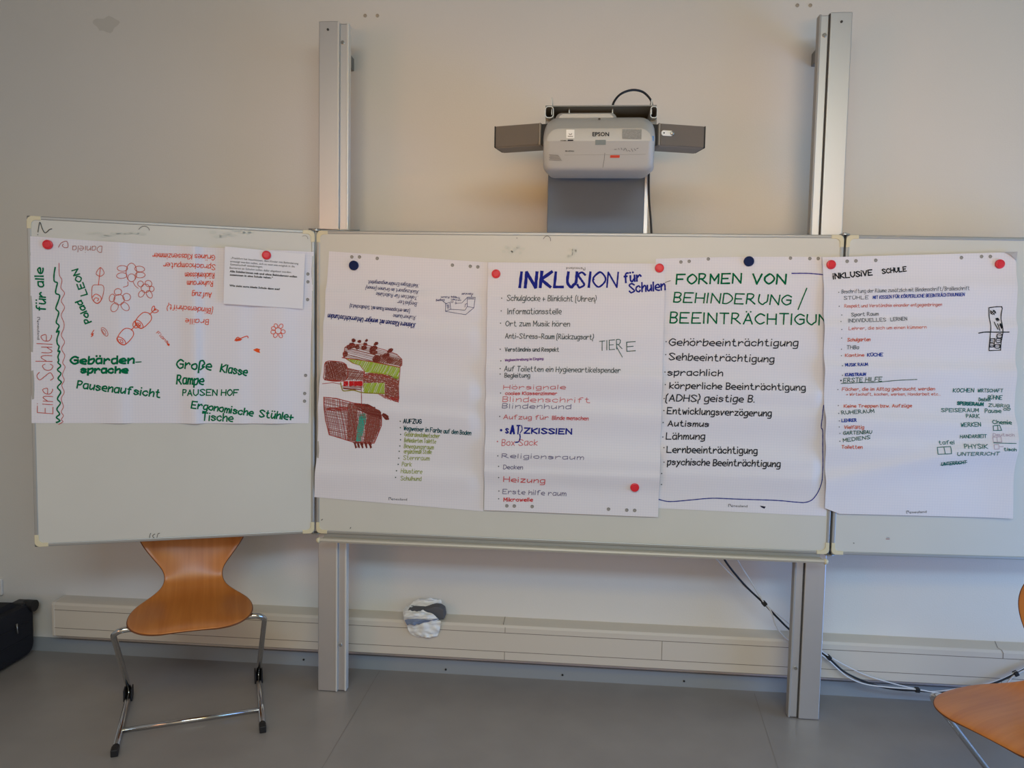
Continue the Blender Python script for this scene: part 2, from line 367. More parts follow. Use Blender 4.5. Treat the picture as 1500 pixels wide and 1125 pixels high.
class Ink:      # collects strokes drawn on one sheet; one mesh per named block and colour
    def __init__(s, sheet): s.sh = sheet; s.b = {}; s.n = 0; s.rnd = random.Random(int(sheet.seed * 13 + 5))
    def mb(s, key, col): return s.b.setdefault((key, col), MB())
    def stroke(s, key, col, pts, th, taper=True):
        P = [Vector((p[0], p[1])) for p in pts]; Q = [P[0]]
        for p in P[1:]:
            L = (p - Q[-1]).length; n = int(L // 3.5)
            a = Q[-1].copy()
            for k in range(1, n + 1): Q.append(a.lerp(p, k / (n + 1)))
            if L > .05: Q.append(p)
        m = s.mb(key, col)
        if len(Q) < 2:
            r = th * .62; c = Q[0]
            m.add([s.sh.px(c.x + r * math.cos(k * 1.0472), c.y + r * math.sin(k * 1.0472)) for k in range(6)], [(0, 1, 2, 3, 4, 5)]); return
        cut = [0] + [i for i in range(1, len(Q) - 1) if (Q[i] - Q[i - 1]).normalized().dot((Q[i + 1] - Q[i]).normalized()) < .55] + [len(Q) - 1]
        for c0, c1 in zip(cut, cut[1:]):     # sharp turns start a new ribbon so the pen keeps its width
            R = [q.copy() for q in Q[c0:c1 + 1]]
            ds = [(R[i + 1] - R[i]).normalized() for i in range(len(R) - 1)]
            R[0] = R[0] - ds[0] * th * .38; R[-1] = R[-1] + ds[-1] * th * .38
            vs = []
            for i, p in enumerate(R):
                d1 = ds[min(i, len(ds) - 1)]; t = ds[max(i - 1, 0)] + d1
                t = t.normalized() if t.length > .2 else d1
                n = Vector((-t.y, t.x)); h = th / 2 * (1 + .10 * math.sin(i * 1.7 + p.x))
                vs += [s.sh.px(p.x - n.x * h, p.y - n.y * h), s.sh.px(p.x + n.x * h, p.y + n.y * h)]
            m.add(vs, [(2 * i, 2 * i + 1, 2 * i + 3, 2 * i + 2) for i in range(len(R) - 1)])
    def curve(s, key, col, pts, th, o=(0, 0, 1), closed=False, n=5):
        ox, oy, k = o; s.stroke(key, col, catmull([Vector((ox + x / k, oy + y / k, 0)) for x, y in pts], n, closed), th)
    def line(s, key, col, pts, th, o=(0, 0, 1)):
        ox, oy, k = o; s.stroke(key, col, [(ox + x / k, oy + y / k) for x, y in pts], th)
    def ell(s, key, col, c, rx, ry, th, o=(0, 0, 1), rot=0, n=16):
        ca, sa = math.cos(rot), math.sin(rot)
        s.line(key, col, [(c[0] + rx * math.cos(a) * ca - ry * math.sin(a) * sa, c[1] + rx * math.cos(a) * sa + ry * math.sin(a) * ca) for a in [2 * math.pi * k / n for k in range(n + 1)]], th, o)
    def blob(s, key, col, poly, o=(0, 0, 1)):
        ox, oy, k = o; s.mb(key, col).add([s.sh.px(ox + x / k, oy + y / k, .0011) for x, y in poly], [tuple(range(len(poly)))])
    def hatch(s, key, col, poly, ang, step, th, o=(0, 0, 1), jit=.35):
        ox, oy, k = o; P = [Vector((ox + x / k, oy + y / k)) for x, y in poly]; d = Vector((math.cos(ang), math.sin(ang))); n = Vector((-d.y, d.x))
        lo, hi = min(p.dot(n) for p in P), max(p.dot(n) for p in P); q = lo + step / 2
        while q < hi:
            c = q + s.rnd.uniform(-jit, jit) * step; xs = []
            for i in range(len(P)):
                a, b = P[i], P[(i + 1) % len(P)]; da, db = a.dot(n) - c, b.dot(n) - c
                if da * db < 0: xs.append((a + (b - a) * (da / (da - db))).dot(d))
            xs.sort()
            for i in range(0, len(xs) - 1, 2):
                e = s.rnd.uniform(-1, 1) * .8
                if xs[i + 1] - xs[i] > .8: s.stroke(key, col, [d * xs[i] + n * (c + e * .3), d * (xs[i] + xs[i + 1]) / 2 + n * (c - e * .3), d * xs[i + 1] + n * (c + e * .3)], th)
            q += step
    def text(s, key, col, txt, x0, y0, x1, y1, h, th, slant=.06, jit=.5, gap=1.5, space=2.4):
        s.n += 1; key = (key, s.n)
        d = Vector((x1 - x0, y1 - y0)); L = d.length; d.normalize(); up = Vector((d.y, -d.x)); adv = []; x = 0
        for ch in txt:
            if ch == ' ': x += space; continue
            st, w = glyph(ch); w = max(w, .35); adv.append((ch, x)); x += w + gap
        sx = L / max(x - gap, .5); sy = h / 6.
        for ch, xx in adv:
            jy = s.rnd.uniform(-.25, .3) * jit; sc = 1 + s.rnd.uniform(-.07, .1) * jit; r = s.rnd.uniform(-.05, .05) * jit; sl = slant + s.rnd.uniform(-.04, .06) * jit
            for st in glyph(ch)[0]:
                s.stroke(key, col, [Vector((x0, y0)) + d * ((xx + p.x) * sx + (p.y * sy) * sl + r * p.y) + up * ((p.y + jy) * sy * sc + r * p.x * sx * .6) for p in st], th)
    def bullets(s, key, col, pts, r):
        for p in pts: s.stroke(key, col, [p], r)
    def printed(s, key, col, txt, x0, y0, x1, y1, h, bold=0):
        s.n += 1; key = (key, s.n)
        cu = bpy.data.curves.new('t', 'FONT'); cu.body = txt; cu.size = 1; cu.offset = bold; cu.resolution_u = 2
        o = bpy.data.objects.new('t', cu); COL.objects.link(o); dg = bpy.context.evaluated_depsgraph_get()
        me = bpy.data.meshes.new_from_object(o.evaluated_get(dg)); bpy.data.objects.remove(o)
        X0, X1 = min(v.co.x for v in me.vertices), max(v.co.x for v in me.vertices)
        d = Vector((x1 - x0, y1 - y0)); L = d.length; d.normalize(); up = Vector((d.y, -d.x)); kx = L / (X1 - X0); ky = h / .73
        q = [Vector((x0, y0)) + d * ((v.co.x - X0) * kx) + up * (v.co.y * ky) for v in me.vertices]
        s.mb(key, col).add([s.sh.px(p.x, p.y, .0011) for p in q], [tuple(p.vertices) for p in me.polygons]); bpy.data.meshes.remove(me)
    def logo(s, x0, y0, x1, y1, h=3.6):
        c = (70, 72, 80); d = Vector((x1 - x0, y1 - y0)); a = Vector((x0, y0)); b = a + d * .26; e = a + d
        n = d.normalized(); up = Vector((n.y, -n.x)); k = d.length * .2
        s.stroke('printed_logo', c, [a, a + up * h, a + up * h + n * k * .5, a + up * h * .5 + n * k * .5, a + n * k, a + up * h * .7 + n * k], .7)
        s.printed('printed_logo', c, 'neuland', b.x, b.y, e.x, e.y, h)
    def holes(s, pts, r=2.3):
        for x, y in pts:
            s.n += 1; key = ('punched_hole', s.n)
            s.mb(key, (158, 154, 150)).add([s.sh.px(x + r * math.cos(k * .5236), y + r * math.sin(k * .5236), .0007) for k in range(12)], [tuple(range(12))])
            s.stroke(('hole_rim', s.n), (112, 110, 110), [(x + (r - .3) * math.cos(a), y + (r - .3) * math.sin(a)) for a in [-2.4 + .3 * k for k in range(9)]], .7)  # crescent of shade inside the hole, painted as a dark stroke
    def finish(s, parent):
        for (key, col), m in s.b.items(): build(key[0] if isinstance(key, tuple) else key, m, ink(col), parent, recalc=False)

def hband(z, A, wd, tilt=0): return (1, z, tilt, A, wd)
def vband(a, A, wd, tilt=0): return (0, a, tilt, A, wd)
def poster(sheet, label, nu, nv, top=None, bot=None, name='paper_poster', m='paper', cat='poster', group='flip chart posters on the whiteboard'):
    mb = sheet.mesh(nu, nv, top, bot); o = build(name, mb, M[m], origin=sum(mb.v, Vector()) / len(mb.v), smooth=True, recalc=False)
    return tag(o, label, cat, group)

GR, OR, RD = (0, 112, 72), (226, 84, 48), (196, 84, 74)
# --- poster on the left wing (landscape)
s0 = Sheet(PL_L, .0012, [(44.3, 346), (459.5, 369), (452, 620), (46.5, 619.7)], [vband(.565, .005, .02), vband(.30, .003, .03), vband(.80, .0035, .05, .05), vband(.72, .003, .04)], 1.3, .0018)
k0 = Ink(s0)
A_ = (30, 300, 6.25); B_ = (250, 300, 6.25); C_ = (30, 470, 6.25); D_ = (250, 470, 6.25)
k0.curve('wavy_line', GR, [(320, 575), (310, 640), (312, 700), (340, 715), (330, 760), (325, 810), (360, 830), (345, 890), (325, 950), (352, 985), (335, 1050), (330, 1080), (355, 1110), (330, 1165), (355, 1108 + 50), (335, 1230), (340, 1275), (355, 1295), (345, 1340), (362, 1342), (345, 1390), (352, 1425), (345, 1445), (370, 1475), (340, 1510), (372, 1545), (345, 1590), (375, 1625), (340, 1670), (370, 1715), (340, 1775), (368, 1815), (335, 1870), (360, 1915), (330, 1945), (362, 1975), (330, 1992)], 2.1, A_)
k0.curve('wavy_line', RD, [(355, 535), (358, 640), (382, 690), (372, 760), (405, 810), (375, 880), (405, 940), (375, 1010), (400, 1080), (398, 1130), (375, 1195), (405, 1255), (378, 1320), (408, 1380), (388, 1445), (410, 1485), (385, 1555), (402, 1605), (380, 1655), (402, 1715), (375, 1775), (395, 1845), (375, 1895), (395, 1930), (375, 1965), (390, 1985), (350, 2010)], .85, A_)
k0.text('title_lettering', GR, 'für', 66.5, 455, 67, 429, 13, 2.2); k0.text('title_lettering', GR, 'alle', 64.5, 420, 63.5, 393, 12, 2.2)
k0.text('title_lettering', RD, 'Eine', 77.5, 606, 77.5, 570, 22, 1.0); k0.text('title_lettering', RD, 'Schule', 78.5, 557, 75.5, 491, 23, 1.0)
k0.text('name_lettering', GR, 'Polad', 134, 471, 119.5, 440, 9, 2.1); k0.text('name_lettering', GR, 'LEON', 128, 431, 114.5, 394, 9, 1.9)
k0.text('name_lettering', (176, 108, 96), 'Daniela', 150, 361, 107, 360, 9, .8)
k0.curve('heart_doodle', (176, 100, 90), [(350, 390), (375, 350), (425, 335), (437, 385), (405, 392), (385, 375), (395, 360)], .9, A_)
f = 'flower_drawing'; c1 = (206, 96, 76)
k0.curve(f, c1, [(735, 575), (770, 625), (735, 655), (695, 630)], .9, A_, True); k0.line(f, OR, [(735, 575), (716, 735)], 1, A_)
k0.curve(f, c1, [(655, 780), (668, 738), (710, 733), (755, 738), (768, 780), (745, 870), (705, 905), (660, 865)], .9, A_, True)
k0.curve(f, OR, [(658, 850), (690, 818), (735, 840), (740, 875), (705, 902), (672, 880), (690, 852), (718, 862), (708, 880)], 1, A_)
k0.ell(f, c1, (1018, 620), 48, 86, .9, A_)
for c, a in (((938, 584), 0), ((932, 650), -.1), ((1092, 588), .1), ((1096, 643), 0)): k0.ell(f, c1, c, 46, 26, .9, A_, a)
k0.ell(f, c1, (1018, 668), 33, 36, .8, A_); k0.curve(f, c1, [(985, 705), (985, 740), (945, 755)], .8, A_); k0.curve(f, c1, [(1030, 700), (1050, 740), (1080, 765)], .8, A_)
def flower(cx, cy, r, pet, o, col, th):
    k0.ell(f, col, (cx, cy), r, r, th, o)
    for a, d, rx, ry in pet: k0.ell(f, col, (cx + d * math.cos(a), cy + d * math.sin(a)), rx, ry, th, o, a)
flower(908, 870, 48, [(-1.7, 72, 30, 34), (-2.9, 65, 26, 36), (-.35, 72, 34, 34), (2.1, 80, 44, 32), (.85, 82, 44, 30)], A_, c1, .9)
flower(1145, 765, 40, [(-2.4, 60, 28, 26), (-1.0, 52, 28, 32), (.1, 58, 22, 24), (2.2, 62, 34, 24), (1.0, 65, 38, 24)], A_, c1, .9)
for (x, y, a) in ((1132, 1052, -.75), (970, 1200, -.85)):
    ca, sa = math.cos(a), math.sin(a); R_ = lambda u, v: (x + u * ca - v * sa, y + u * sa + v * ca)
    k0.curve(f, OR, [R_(-70, -40), R_(30, -55), R_(70, -20), R_(70, 25), R_(30, 50), R_(-70, 42)], 1.1, A_, True)
    k0.ell(f, OR, R_(-62, 0), 25, 48, 1.1, A_, a); k0.curve(f, OR, [R_(-70, -25), R_(-50, 0), R_(-66, 22), R_(-72, 0), R_(-62, -6)], .9, A_)
    k0.line(f, OR, [R_(70, 0), R_(150, 0)], 1.1, A_); k0.ell(f, OR, R_(130, -16), 26, 12, 1.1, A_, a - .5); k0.ell(f, OR, R_(130, 16), 26, 12, 1.1, A_, a + .5)
k0.ell(f, c1, (775, 100), 46, 22, .8, C_, .95); k0.ell(f, c1, (770, 100), 26, 10, .7, C_, .95)
k0.curve('small_figure', OR, [(675, 85), (650, 125), (670, 115), (650, 145), (668, 130)], 1, C_)
k0.text('name_lettering', (216, 96, 76), 'Fians', 229, 488, 245, 503, 4, .8); k0.blob('small_figure', OR, [(1340, 200), (1368, 212), (1362, 232), (1345, 222)], C_)
k0.logo(54.5, 465, 54.8, 497.5, 3.8)
k0.text('green_lettering', GR, 'Gebärden', 104, 533, 196, 532, 10.5, 2.9); k0.line('green_lettering', GR, [(199, 530.5), (207, 530)], 1.4)
k0.text('green_lettering', GR, 'sprache', 119, 546, 187, 546, 9, 3.0); k0.text('green_lettering', GR, 'Pausenaufsicht', 113, 568, 234, 582, 10.5, 2.2)
k0.text('green_lettering', GR, 'Große', 259, 539, 309, 542, 12.5, 2.3); k0.text('green_lettering', GR, 'Klasse', 323, 544, 361, 550, 11, 2.2)
k0.text('green_lettering', GR, 'Rampe', 259, 562, 298, 563, 12.5, 2.3); k0.text('green_lettering', GR, 'PAUSEN HOF', 268, 579, 349, 579, 8.5, 1.7)
k0.text('green_lettering', GR, 'Ergonomische', 281, 597, 370, 609, 9.5, 2.1); k0.text('green_lettering', GR, 'Stühle+', 380, 610, 429, 615, 10, 2.1); k0.text('green_lettering', GR, 'Tische', 296, 615.5, 341, 617, 10.5, 2)
L = 'upside_down_list'
for tx, a in (('Grünes Klassenzimmer', (315, 374, 224, 371)), ('Sprachcomputer', (315.6, 388, 240, 385)), ('Rückenkissen', (314, 400, 272, 400)), ('Ruheraum', (312, 412, 275, 412)), ('Aufzug', (310, 429, 283, 428)), ('(Blindenschrift)', (312, 452, 246, 446)), ('Braille', (306, 468, 273, 467))):
    k0.text(L, OR, tx, *a, 7.5, 1.0)
flower(985, 90, 28, [(-2.0, 48, 20, 16), (-1.0, 48, 22, 17), (.2, 46, 20, 18), (1.1, 50, 22, 16), (2.1, 48, 22, 17), (2.9, 46, 22, 18), (-2.7, 46, 20, 17)], D_, OR, .9)
k0.curve('small_figure', OR, [(590, 180), (615, 150), (640, 160), (680, 145), (705, 140), (710, 155)], 1.3, D_); k0.blob('small_figure', OR, [(590, 172), (620, 160), (660, 168), (640, 182), (600, 188)], D_)
k0.blob('small_figure', (235, 90, 40), [(755, 265), (790, 250), (822, 260), (812, 272), (822, 294), (790, 286)], D_)
k0.holes([(451, 401.6), (451, 413), (450.5, 439), (447.6, 550), (446.3, 576.5), (446, 587.7)], 2.4)
k0.finish(poster(s0, 'landscape poster with green and orange writing and flower drawings on the left wing', 200, 70, lambda u: -.006 * math.sin(math.pi * u), None))
# --- printed page pinned on that poster
s0b = Sheet(PL_L, .0165, [(330, 361.5), (447, 372), (443.5, 452.5), (328, 445)], [vband(.72, .004, .09)], 9.1, .0008)
kb = Ink(s0b); g_ = (70, 70, 76)
for tx, a, b in (('„Frankfurt hat beschlossen, dass Kinder mit Behinderung', (338.5, 379.5, 437, 387.5), 0), ('ermutigt werden sollen, sich so weit wie möglich in die', (337.7, 384.5, 431.6, 391.8), 0), ('Gemeinschaft einzubringen.', (337.5, 389, 385, 392.4), 0), ('Barrieren an Schulen sollen dafür abgebaut werden.', (337, 394, 427, 400.2), 0),
                 ('Alle Schüler:innen mit und ohne Behinderung sollen', (337, 399, 435, 406.7), .03), ('zusammen in eine Schule gehen.“', (337, 404, 399.6, 408.4), .03), ('Wie sieht eure ideale Schule dann aus?', (336.4, 419.7, 410, 425), .03)):
    kb.printed('printed_text', (44, 44, 50) if b else g_, tx, *a, 2.9, b)
kb.finish(poster(s0b, 'small printed white page with three paragraphs pinned over the poster on the left wing', 40, 26, name='printed_page', m='a4', cat='page', group=None))

# --- poster with the house drawing
s1 = Sheet(PL_C, .0012, [(482, 368), (716, 384.5), (708, 749), (460.5, 728)], [hband(1.66, .004, .03, -.06), hband(1.535, .0045, .03, -.05), hband(1.29, .006, .045), hband(1.20, .004, .03, -.05), hband(.93, .003, .03)], 2.7, .002, [(-1, 2)])
k1 = Ink(s1); E_ = (460, 360, 5.769); F_ = (460, 550, 5.769); NV = (62, 66, 118)
for tx, a, h in (('.Vielfältiges Ernährungsangebot', (614, 416.5, 540, 411), 5), ('.Rückzugsort im Grünen (innen)', (614, 426, 537, 419), 5), ('.Toiletten für Rollstühle', (613, 434.5, 553, 428.5), 5), ('.Begleiter', (613, 443.5, 584, 440), 5.5),
                 ('(zum entspannen Raum mit Schallschutz)', (601, 453.8, 514, 446), 5), ('.Ruheräume', (610, 463.2, 577, 460.3), 5.5)):
    k1.text('upside_down_list', NV, tx, *a, h, .7)
k1.text('upside_down_list', (52, 58, 122), '.Kleinere Klassen mit weniger Unterrichtsstunden', 609.5, 474, 482, 460, 6.6, 1.1)
for pl in ([(1118, 490), (1115, 555), (1285, 583), (1355, 525), (1365, 437), (1300, 435), (1255, 485), (1205, 487)], [(1118, 490), (1155, 480), (1160, 538), (1280, 545), (1300, 515), (1355, 525)], [(1115, 555), (1160, 537)], [(1300, 435), (1300, 515)], [(1095, 470), (1125, 492)], [(1330, 415), (1335, 435)], [(1280, 520), (1283, 495), (1297, 490)]): k1.line('room_sketch', NV, pl, .7, E_)
k1.hatch('room_sketch', NV, [(1128, 495), (1146, 490), (1148, 530), (1130, 535)], .3, 1.2, .5, E_); k1.hatch('room_sketch', NV, [(1308, 440), (1358, 440), (1356, 458), (1306, 458)], 0, 1.2, .6, E_)
k1.ell('room_sketch', NV, (1172, 475), 9, 8, .6, E_); k1.ell('room_sketch', NV, (1203, 485), 4, 8, .6, E_)
for tx, a in (('Fahrstuhl', (693, 429.5, 677, 429.5)), ('Eingang', (652, 438.5, 640, 439.5)), ('Raum', (659, 434.5, 647, 434.5)), ('Treppe', (675, 435.5, 661.5, 434)), ('unten', (676, 439.5, 662, 437.5))): k1.text('room_sketch', NV, tx, *a, 2.6, .55)
BR, DB, LG, RB = (142, 84, 74), (120, 52, 44), (160, 184, 60), (168, 62, 56)
hs = 'house_drawing'
top = [(250, 945), (262, 860), (290, 840), (420, 830), (600, 880), (700, 915), (745, 960), (745, 1010), (725, 1025), (500, 980)]
k1.hatch(hs, BR, top, .25, 1.9, .75, E_); k1.hatch(hs, BR, [(500, 975), (560, 920), (740, 960), (740, 1015)], -.7, 1.2, .9, E_); k1.line(hs, RB, top + [top[0]], .9, E_); k1.line(hs, RB, [(240, 945), (500, 982), (725, 1027)], 1.4, E_)
for (x, y, rx, ry, a) in ((340, 800, 16, 15, 0), (325, 842, 26, 24, .3), (388, 808, 15, 12, 0), (368, 855, 18, 20, 0), (447, 800, 14, 10, -.5), (437, 832, 16, 14, 0), (425, 862, 24, 18, 0), (528, 827, 20, 13, -.4), (505, 868, 34, 22, -.3), (505, 898, 34, 20, .2), (645, 886, 28, 15, -.5), (610, 930, 34, 20, -.4), (530, 955, 36, 30, -.6), (640, 968, 30, 24, .3), (266, 915, 20, 26, .2), (300, 860, 20, 18, .4)):
    k1.hatch(hs, DB, [(x + rx * math.cos(t) * math.cos(a) - ry * math.sin(t) * math.sin(a), y + rx * math.cos(t) * math.sin(a) + ry * math.sin(t) * math.cos(a)) for t in [k * .6283 for k in range(10)]], s1.seed + a, .8, 1.0, E_)
gp = [(268, 952), (500, 985), (725, 1030), (722, 1122), (640, 1090), (440, 1066), (390, 1010), (330, 990)]
k1.hatch(hs, LG, gp, -1.1, 1.25, 1.0, E_); k1.line(hs, RB, [(268, 952), (330, 992), (390, 1010), (432, 1062), (432, 1125)], .8, E_); k1.line(hs, RB, [(730, 1000), (728, 1125), (722, 1310), (705, 1315)], .9, E_)
def blk(P, o, cols, st=1.1):
    for c, a in cols: k1.hatch(hs, c, P, a, st, .9, o)
blk([(477, 531), (489, 529), (508, 534), (508.5, 556.5), (478, 556)], (0, 0, 1), ((BR, .4), (BR, -.6), (DB, 1.2)), 1.6); k1.curve(hs, RB, [(477, 531), (489, 529), (507, 534), (508.5, 556), (479, 556), (476, 545)], 1.1, (0, 0, 1), True)
blk([(509, 539), (534, 544.5), (534, 557), (509, 556)], (0, 0, 1), ((BR, .1), (BR, -1)), 1.7); k1.line(hs, RB, [(508, 539), (534, 544.5), (535, 568)], .9)
for P_ in ([(535, 548), (549, 544.5), (566, 547), (586, 557), (586, 560), (535, 560)], [(566, 560), (586, 560), (586, 583), (581, 588), (566, 580)]): blk(P_, (0, 0, 1), ((BR, .15), (BR, -.2), (RB, .4)), 1.7)
k1.hatch(hs, (120, 128, 50), [(536, 545), (585, 552), (585, 557), (566, 549)], .1, 1.2, 1, (0, 0, 1)); k1.hatch(hs, LG, [(535, 561), (565, 560.5), (565, 575), (535, 574)], -1.2, 1.1, 1.0)
for x in (509, 517, 524, 530): k1.hatch(hs, (196, 36, 40), [(x - 3, 558), (x + 3, 558), (x + 3.4, 564), (x - 3, 565)], .8, .8, 1)
k1.hatch(hs, BR, [(504, 565), (534, 565), (530, 571), (506, 570)], .1, 1.3, .9); k1.curve(hs, (150, 140, 40), [(501.5, 560), (503, 567), (506, 572), (520, 571), (534, 574.5), (565, 576)], 1.5); k1.line(hs, RB, [(475, 561.5), (490, 560), (501, 562)], .8); k1.line(hs, RB, [(478, 556), (501, 557)], 1.4)
k1.line(hs, RB, [(531.5, 562), (531.5, 594)], .9)
k1.hatch(hs, RB, [(553, 575), (586, 583), (585, 589), (566, 583)], .6, 1.3, .8)
lo = [(95, 180), (200, 190), (350, 230), (430, 240), (560, 290), (580, 340), (575, 420), (510, 570), (470, 575), (340, 565), (180, 515), (130, 500), (105, 380), (100, 250)]
k1.hatch(hs, BR, lo, .2, 2.0, .7, F_); k1.hatch(hs, RB, lo, 1.45, 2.4, .7, F_); k1.line(hs, RB, lo + [lo[0]], 1.1, F_)
k1.hatch(hs, BR, [(300, 230), (380, 240), (360, 560), (280, 540)], 1.75, 1.1, .9, F_); k1.hatch(hs, BR, [(460, 300), (570, 340), (560, 440), (500, 560), (420, 560)], 1.8, 1.0, 1, F_)
k1.hatch(hs, DB, [(350, 232), (470, 240), (575, 300), (575, 370), (480, 330), (390, 290)], .45, .9, 1.1, F_); k1.hatch(hs, RB, [(120, 270), (300, 260), (300, 300), (120, 290)], .1, 1.2, .8, F_)
k1.hatch(hs, (70, 168, 150), [(395, 325), (445, 320), (450, 360), (430, 430), (395, 553), (355, 555), (370, 440)], 1.75, .8, 1.0, F_)
k1.hatch(hs, (40, 130, 110), [(395, 350), (440, 345), (415, 460), (385, 540), (368, 540)], -1.0, 1.8, .7, F_)
for x in (345, 372, 402, 435, 472): k1.hatch(hs, DB, [(x - 14, 562), (x + 12, 565), (x + 16, 608), (x + 6, 615)], 1.3, .9, 1, F_)
for x, y in ((455, 250), (510, 272), (550, 300)): k1.hatch(hs, DB, [(x - 18, y - 12), (x + 16, y - 8), (x + 20, y + 10), (x - 14, y + 12)], .4, .8, 1, F_)
k1.hatch(hs, DB, [(582, 330), (600, 312), (635, 335), (642, 370), (612, 370)], .7, .9, 1, F_)
T1, OL = (24, 84, 92), (148, 160, 66)
k1.text('list_lettering', (28, 66, 80), 'AUFZUG', 592, 619, 618, 620, 6.2, 1.25); k1.text('list_lettering', T1, 'Wegweiser in Farbe auf den Boden', 592, 629.5, 690, 637, 6.2, 1.05)
ls = (('Gebärdendolmetscher', (593, 638.6, 644, 641.5)), ('Behinderten Toilette', (592.5, 647.4, 638.5, 649.4)), ('Bewegungsraum', (592, 656, 635, 658)), ('ergänzende Stelle', (592, 663.8, 632, 664.8)), ('Sternraum', (591, 673.2, 629, 674.2)), ('Park', (589, 682.6, 603, 682.8)), ('Haustiere', (588, 692.2, 618.6, 693.2)), ('Schulhund', (588, 702.6, 617.7, 703.6)))
for tx, a in ls: k1.text('list_lettering', OL, tx, *a, 6, .75)
k1.bullets('list_bullets', (60, 84, 70), [(587.5, 616.5), (587.2, 626), (587.3, 636), (587, 644), (586, 653), (585, 661), (584.3, 671), (583.5, 680), (581.5, 689), (580.5, 698.5)], 1.6)
k1.logo(570, 732, 596.5, 733); k1.holes([(515.5, 376.5), (526.7, 376.6), (552.7, 378.7), (662.8, 388.6), (689, 390.3), (700, 391.2)], 2.5)
k1.finish(poster(s1, 'poster with brown and green house drawing, leftmost on the middle panel', 120, 220))

# --- INKLUSION poster
s2 = Sheet(PL_C, .0105, [(715.2, 384.2), (974.2, 386.3), (964, 757.5), (709.2, 747.2)], [hband(1.645, .003, .035), hband(1.52, .003, .04), hband(1.375, .006, .035, -.02), hband(1.24, .0045, .028, -.03), hband(1.06, .006, .04, -.03), hband(.96, .003, .02)], 4.1, .0018)
k2 = Ink(s2); BL, GY = (34, 42, 140), (78, 88, 92)
for tx, x, w, t in (('I', 761.5, 0, 4.2), ('N', 769.5, 15, 4.6), ('K', 791.5, 14.5, 4.6), ('L', 812, 12.5, 4), ('U', 830.5, 12.5, 4.2), ('S', 845.5, 10, 3.2), ('I', 862.5, 0, 3.6), ('O', 868.5, 16.5, 2.6), ('N', 889, 14.5, 2.4)):
    k2.text('title_lettering', BL, tx, x, 420.6, x + max(w, .5), 420.6, 21.5, t, .1, .25)
k2.text('title_lettering', BL, 'für', 914.7, 414, 939, 411, 13, 2.6); k2.text('title_lettering', BL, 'Schulen', 922, 429, 974, 424.5, 13, 2.3)
lst = (('Schulglocke + Blinklicht (Uhren)', (743, 440.5, 872.7, 442), 8), ('Informationsstelle', (744, 460.2, 822, 460.2), 8), ('Ort zum Musik hören', (741, 477.8, 834.4, 478.2), 7.5), ('Anti-Stress-Raum (Rückzugsort)', (740.5, 495.5, 869, 497.2), 7), ('Verständnis und Respekt', (739.8, 514.7, 818.5, 514.7), 5.5), ('Auf Toiletten ein Hygieneartikelspender', (739.6, 543.2, 908, 545.6), 7), ('Begleitung', (740, 552.5, 776.5, 552.5), 6))
for tx, a, h in lst: k2.text('list_lettering', GY, tx, *a, h, 1.0)
k2.text('list_lettering', (126, 84, 150), 'Wegbeschreibung im Eingang', 740, 529, 796, 526.7, 3.2, .8)
k2.text('large_word', (62, 96, 92), 'TIER', 878, 513.5, 911, 511, 13.5, 1.1); k2.text('large_word', (62, 96, 92), 'E', 918, 514.5, 930.5, 513.5, 13, 1.2); k2.line('large_word', (62, 96, 92), [(903, 508), (911.5, 523)], 1)
PK, PU = (206, 112, 118), (124, 118, 146)
for tx, a, h, c, t in (('Hörsignale', (738, 569.8, 828, 569.8), 6, PK, 1), ('cooles Klassenzimmer', (740.5, 578.2, 815.7, 578.2), 4.6, (206, 84, 88), 1), ('Blindenschrift', (736.8, 588, 864, 589.6), 7, PK, 1), ('Blindenhund', (736.4, 597.2, 836, 598.4), 6.4, PU, 1), ('Aufzug für', (738, 613.2, 803, 614), 6, PK, 1.1), ('Blinde menschen', (809, 614.2, 861.5, 615), 5.5, (206, 90, 94), 1),
                       ('S', (741, 634, 744.5, 634), 6.5, BL, 2), ('A', (748, 635, 753, 635), 11, BL, 3), ('T', (756.5, 635.5, 761, 635.5), 12.5, BL, 2), ('ZKISSIEN', (768, 634.5, 837, 635.6), 7.5, BL, 2), ('Box Sack', (735.5, 651.8, 787, 651.8), 8.4, PK, 1), ('Religionsraum', (736, 669.2, 854.6, 671.8), 6, PU, 1), ('Decken', (738, 685.6, 766, 686.2), 5.5, PU, 1), ('Heizung', (738, 704.9, 798, 706.7), 7.5, (210, 92, 96), 1.2), ('Erste hilfe raum', (736.4, 723, 829, 726), 6.6, PU, 1), ('Mikrowelle', (738, 734.2, 780, 734.2), 5, (206, 70, 76), 1.2)):
    k2.text('list_lettering', c, tx, *a, h, t)
k2.curve('list_lettering', BL, [(761.5, 636), (762, 641), (760, 646.5), (755.5, 647.5)], 1.8); k2.curve('list_lettering', BL, [(764, 623), (765, 629), (762, 634)], 1.4)
k2.bullets('list_bullets', (74, 78, 84), [(735.4, 437), (734.5, 455.5), (733.5, 473.5), (733, 511.5), (734, 528.5), (733.5, 539.5), (733.5, 547.5), (733.5, 575.5), (732.5, 609.5), (730, 666.5), (731, 682), (731, 698.5), (731, 719), (730.5, 730.5)], 1.5); k2.bullets('list_bullets', BL, [(734.2, 630)], 3.2); k2.bullets('list_bullets', PK, [(729, 646.3)], 1.8)
k2.logo(857, 392, 829.5, 391.5)
k2.holes([(742.4, 741), (753.4, 741.3), (779.5, 742), (891.3, 745.8), (918, 747.2), (929.6, 747.7)], 2.6)
k2.finish(poster(s2, 'poster titled INKLUSION in thick blue capitals on the middle panel', 90, 230))

